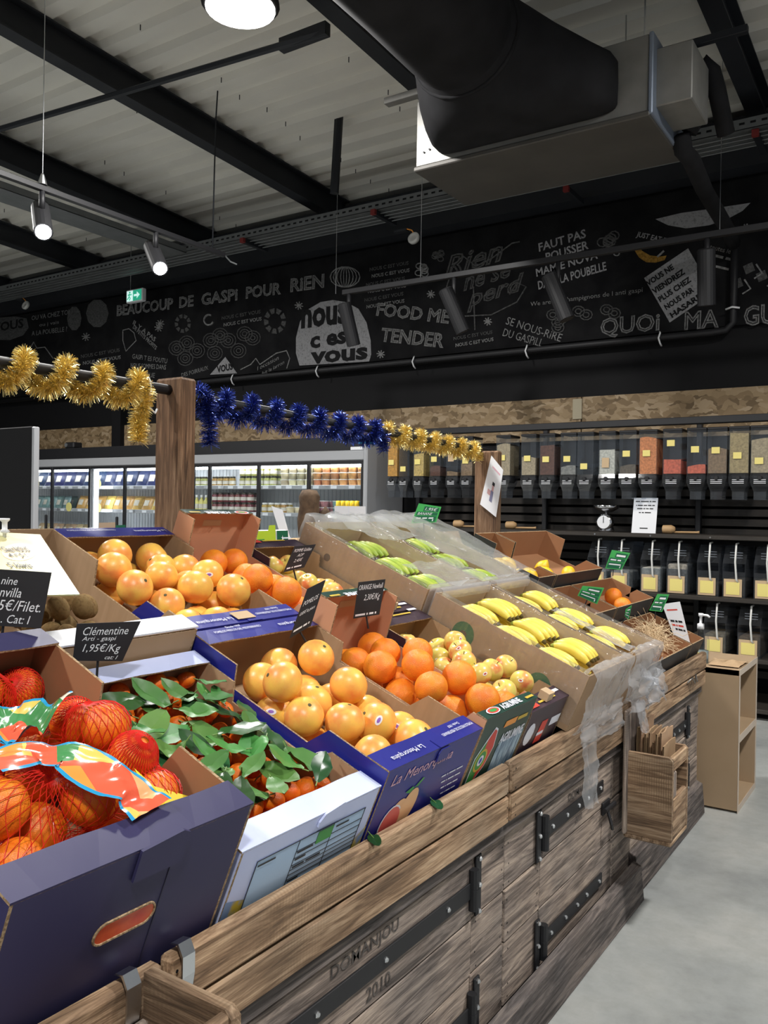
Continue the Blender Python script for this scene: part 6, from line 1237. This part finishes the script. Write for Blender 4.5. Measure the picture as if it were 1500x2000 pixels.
def SP(px,py,h): return at_slope(*sl(px,py,h),h)
def hole(t,put,x,y): put('o',x,y,.03,.05,'whitepl',0,'hole')
t,put,rect=card('price_slate','black slate price card reading Clementine Anti-gaspi 1,95 euros per kilo','price card',quad_on([(142,1290),(239,1291),(275,1213),(150,1218)],SP(239,1294,.155).lerp(CO,.055),0),'slate')
put('Clémentine',.12,.68,.76,.22); put('Arti - gaspi',.12,.5,.6,.15); put('1,95€/Kg',.16,.18,.72,.28); put('cat: I',.62,.05,.25,.1)
t,put,rect=card('price_slate','black slate price card ending in Filet and Cat I','price card',quad_on([(-70,1218),(80,1227),(101,1118),(-60,1108)],SP(75,1238,.25),0),'slate')
put('nine',.4,.74,.2,.13); put('nvilla',.4,.52,.27,.17); put('5€/Filet.',.4,.28,.55,.2); put('. Cat: I',.46,.06,.38,.15)
t,put,rect=card('price_slate','tilted black slate card reading Pomelos price each','price card',quad_on([(565,1247),(607,1222),(636,1132),(600,1150)],SP(580,1240,.187),0),'slate')
put('POMELOS',.12,.62,.75,.1,shear=.1); put('0,85€ la piece',.12,.4,.75,.1); put('~Espagne CAT I',.1,.08,.75,.08)
t,put,rect=card('price_slate','black slate price card reading Orange Newhall 2,30 euros per kilo','price card',quad_on([(690,1208),(741,1200),(753,1131),(700,1137)],SP(715,1206,.212),0),'slate')
put('ORANGE Newhall',.06,.77,.88,.14,shear=.05); put('2,30€/Kg',.3,.42,.6,.22); put('~Espagne - CAT I',.06,.03,.8,.1,shear=.05)
t,put,rect=card('price_slate','black slate price card behind the apple cartons reading Pomme Golden','price card',quad_on([(553,1118),(594,1108),(617,1063),(575,1067)],SP(575,1116,.16),0),'slate')
put('POMME Golden',.1,.75,.8,.13,shear=.05); put('AOP',.35,.55,.3,.12); put('2,45€',.3,.32,.4,.15); put('~Cat I France',.1,.08,.7,.1)
def green(label,px4,Yc,lean,lines):
    t,put,rect=card('green_price_card',label,'price card',quad_on(px4,Yc,lean),'greensign',stake=True); rect(.06,.05,.94,.38,'greensign_d'); rect(.06,.42,.94,.6,'greensign_d'); rect(.3,.64,.94,.9,'greensign_d')
    put(lines[0],.36,.66,.5,.2,'white',.2,'handwriting',); put(lines[1],.12,.44,.6,.13,'white',.2); put(lines[2],.12,.2,.7,.12,'white',.2); put('I',.8,.08,.04,.12,'white',0)
green('bright green price card reading Banane above the green bananas',[(803,1022),(852,1020),(862,990),(818,983)],SP(826,1026,.25),0,('1,95€','BANANE','~Rep Dom bio'))
green('green price card standing behind the lemon carton',[(1182,1110),(1214,1113),(1231,1080),(1195,1074)],SP(1198,1116,.2),0,('~2,95€','~Poire bio','~Espagne'))
green('green price card in front of the orange carton beside the bananas',[(1128,1163),(1166,1180),(1180,1148),(1138,1144)],SP(1150,1176,.2),0,('~3,95€','~Orange bio','~Italie'))
green('green price card at the stand end above the nuts',[(1268,1192),(1293,1195),(1307,1161),(1284,1160)],SP(1281,1200,.18),0,('~4,95€','~Noix bio','~France'))
green('narrow green price card seen nearly edge on by the straw carton',[(1220,1203),(1228,1210),(1234,1182),(1222,1190)],SP(1224,1214,.14),0,('~2,9€','~Ail','~France'))
# white slanted notice at the stand end
t,put,rect=card('slanted_notice','white notice leaning at the stand end with red heading','notice',quad_on([(1322,1258),(1352,1272),(1328,1175),(1293,1180)],SP(1337,1267,.02),0),'white',stake=False)
put('~PRODUITS',.15,.82,.6,.06,'redprint',0,'printed_text'); put('~LAVEZ LES MAINS',.15,.55,.7,.09,'blackprint',0,'printed_text'); put('~AVANT DE TOUCHER',.15,.46,.7,.08,'redprint',0,'printed_text'); put('~LES FRUITS SVP',.3,.37,.6,.08,'blackprint',0,'printed_text')
# poster on the far post
a=[onY(px,py,4.208) for px,py in ((938,985),(969,1010),(983,918),(960,890))]
t,put,rect=card('white_poster','white poster with a small figure drawing hung on the far post','poster',a,'white',stake=False); put('~ENSEMBLE',.25,.82,.6,.06,'pinkprint',0,'printed_text')
M['figpink']=pm('printed_pink',(.6,.35,.35),rough=.6); M['figblue']=pm('printed_slate_blue',(.2,.2,.32),rough=.6)
rect(.45,.2,.62,.42,'figblue','printed_figure',.0007); rect(.48,.42,.6,.55,'figpink','printed_figure',.0007); rect(.25,.3,.45,.4,'figpink','printed_figure',.0008); rect(.46,.53,.62,.6,'blackprint','printed_figure',.0009)
# kiwi bag leaflet with pin
q0=[at_slope(*sl(px,py,h),h) for px,py,h in ((-40,1168,.27),(155,1163,.27),(78,1046,.27),(-40,1040,.27))]
M['leaflet']=pm('cream_green_leaflet',(.58,.47,.2),(.46,.5,.28),9,rough=.4,coat=.2)
t,put,rect=card('kiwi_leaflet','cream and green leaflet reading Chez NOUS 4=5 and 5 kiwis','leaflet',q0,'leaflet',stake=False)
n_=SN; rr_=(q0[1]-q0[0]).normalized(); base=(q0[0]+q0[1])/2
def lw(s,px0,px1,py,hh,mt='blackprint'):
    a=at_slope(*sl(px0,py,.2745),.2745); b=at_slope(*sl(px1,py,.2745),.2745); r=(b-a); write('printed_text',s,a-base,r,SN.cross(r),r.length,hh,M[mt],t,lift=.001,bold=.015)
M['oval']=pm('pale_oval_print',(.66,.55,.33),rough=.4)
c=[at_slope(*sl(37+34*math.cos(a),1078+17*math.sin(a),.2735),.2735)-base for a in [2*math.pi*i/20 for i in range(20)]]; MB().add(c,[tuple(range(20))[::-1]]).build('printed_oval',M['oval'],t)
lw('Chez NOUS',9,61,1078,.026); lw('4 = 5 !',22,56,1089,.022); lw('5 kiwis',21,66,1109,.024); pass
p=at_slope(*sl(9,1042,.28),.28); tg=thing('push_pin','white push pin in the kiwi leaflet','pin',p); MB().lathe([(.004,-.02),(.004,.0),(.012,.004),(.006,.01),(.006,.025),(.011,.03),(.011,.034)],10).build('head',M['whitepl'],tg,smooth=True); MB().tube([(0,0,-.03),(0,0,0)],.001,5).build('needle',M['zinc'],tg)
# ---- goods on the far side of the stand, seen over the back row
def backz(x): return 1.166-(abs(x+2.05))*.404
def farbox(name,label,cat,px4,Yc,dep,mt,lean=0,stand=True):
    a,b,c,d=quad_on(px4,onX(px4[0][0],px4[0][1],Yc),lean); o=(a+b)/2; r=(b-a).normalized(); n=r.cross(d-a).normalized(); t=thing(name,label,cat,o); q=[p-o for p in (a,b,c,d)]; mb=MB()
    def down(p): # carry the lower corners down to the far slope
        s_=(d-a).normalized(); w_=p+o; k=(w_.z-(1.168-.404*abs(w_.x+2.05)))/max(.3,s_.z); return p-s_*max(0,k)
    qe=[down(q[0]),down(q[1]),q[2],q[3]] if stand else q
    mb.add([p for p in qe]+[p-n*dep for p in qe],[(0,1,2,3),(7,6,5,4),(0,4,5,1),(1,5,6,2),(2,6,7,3),(3,7,4,0)]); mb.build('carton',M[mt],t); u=n.cross(r); w=(b-a).length; h=(d-a).dot(u)
    def put(s,x,y,ww,hh,mt2,**k): write('printed_lettering',s,q[0]+r*(x*w)+u*(y*h),r,u,ww*w,hh*h,M[mt2],t,lift=.0012,**k)
    def rect(pts,mt2,nm='print',l=.001): MB().add([q[0]+r*(x*w)+u*(y*h)+n*l for x,y in pts],[tuple(range(len(pts)))]).build(nm,M[mt2],t)
    return t,put,rect
t,put,rect=farbox('cardboard_box','plain brown box with a printed grid behind the tall post','box',[(372,1105),(445,1105),(430,1034),(370,1033)],-2.2,.12,'kraft_lt')
for x in (.15,.4,.65,.88): rect([(x,.15),(x+.015,.15),(x+.015,.85),(x,.85)],'greenprint')
for y in (.15,.84): rect([(.15,y),(.88,y),(.88,y+.015),(.15,y+.015)],'greenprint')
t,put,rect=farbox('endive_box','lime green and white endive box behind the orange carton','box',[(452,1110),(574,1105),(560,1036),(440,1038)],-2.25,.12,'white')
rect([(.1,.02),(.72,.02),(.72,.98),(.06,.98)],'limecard'); rect([(.6,.98),(.72,.98),(.72,1.13),(.62,1.13)],'limecard'); rect([(.74,.0),(.92,.0),(.92,.97),(.74,.97)],'greensign_d','print',.002); rect([(.77,.2),(.83,.85),(.9,.2)],'white','print',.003); rect([(.79,.2),(.83,.7),(.87,.2)],'limecard','print',.004); put("l'Endive",.13,.2,.45,.25,'greenprint'); put('~produit de France',.12,.82,.3,.05,'greenprint'); put('~cultivee et conditionnee',.12,.72,.42,.05,'greenprint')
t,put,rect=farbox('dark_grey_crate','dark grey crate with a white scraper behind the tall post','crate',[(372,1060),(440,1060),(422,998),(370,997)],-2.45,.1,'steel_dark'); rect([(.38,.3),(.55,.3),(.48,.95),(.42,1),(.34,.95)],'whitepl','scraper',.004)
t,put,rect=card('folded_paper','bent white paper sheet standing behind the endive box','paper sheet',quad_on([(551,1056),(568,1056),(552,996),(530,988)],onX(560,1056,-2.33),.1),'white',stake=False)
t,put,rect=card('white_notice','blank white sheets pinned in front of the cooler end','notice',quad_on([(655,1040),(714,1040),(714,989),(653,988)],onX(655,1040,-2.4),.1),'white',stake=False); rect(.44,0,.46,1,'whiteprint','fold',.001)
M['root']=pm('brown_root_skin',(.06,.035,.02),(.15,.095,.055),25,rough=.9,bump=.6,bscale=40)
q=onX(603,1054,-2.42); rt_=thing('root_vegetable','rough brown root vegetable standing behind the banana box','root vegetable',(q.x,q.y,q.z-.004)); MB().lathe([(.0,0),(.05,.02),(.055,.1),(.045,.16),(.05,.2),(.035,.23),(.0,.235)],14,cap=False).build('root',M['root'],rt_,smooth=True); MB().lathe([(.0,.0),(.03,.02),(.025,.09),(.0,.12)],10,(.07,.03,.04),cap=False).build('side_root',M['root'],rt_,smooth=True)
for i,px in enumerate((661,670,679,688,697)):
    q=onX(px,984,-2.5); b=thing('yellow_capped_bottle','small bottle with a bright yellow cap behind the white sheets','bottle',(q.x,q.y,q.z-.12),group='yellow capped bottles'); MB().lathe([(.0,0),(.018,0),(.018,.09),(.01,.105),(.01,.11)],10,cap=False).build('bottle',M['g_lemonj'],b,smooth=True); MB().lathe([(.013,.105),(.012,.135),(.0,.136)],10,cap=False).build('cap',M['gd_lidy'],b,smooth=True)
t,put,rect=farbox('wooden_crate','pale wooden crate on the far side behind the apple cartons','crate',[(546,1112),(640,1100),(640,1052),(548,1055)],-2.32,.2,'woodsp')
t,put,rect=card('kraft_tag','blank kraft card standing behind the upper blue carton','card',quad_on([(192,1110),(226,1110),(225,1020),(193,1021)],onX(192,1110,-2.1)),'kraft_lt'); t,put,rect=card('green_tag','small dark green card beside the blank kraft card','card',quad_on([(226,1110),(246,1110),(245,1025),(226,1026)],onX(226,1110,-2.11)),'greensign_d')
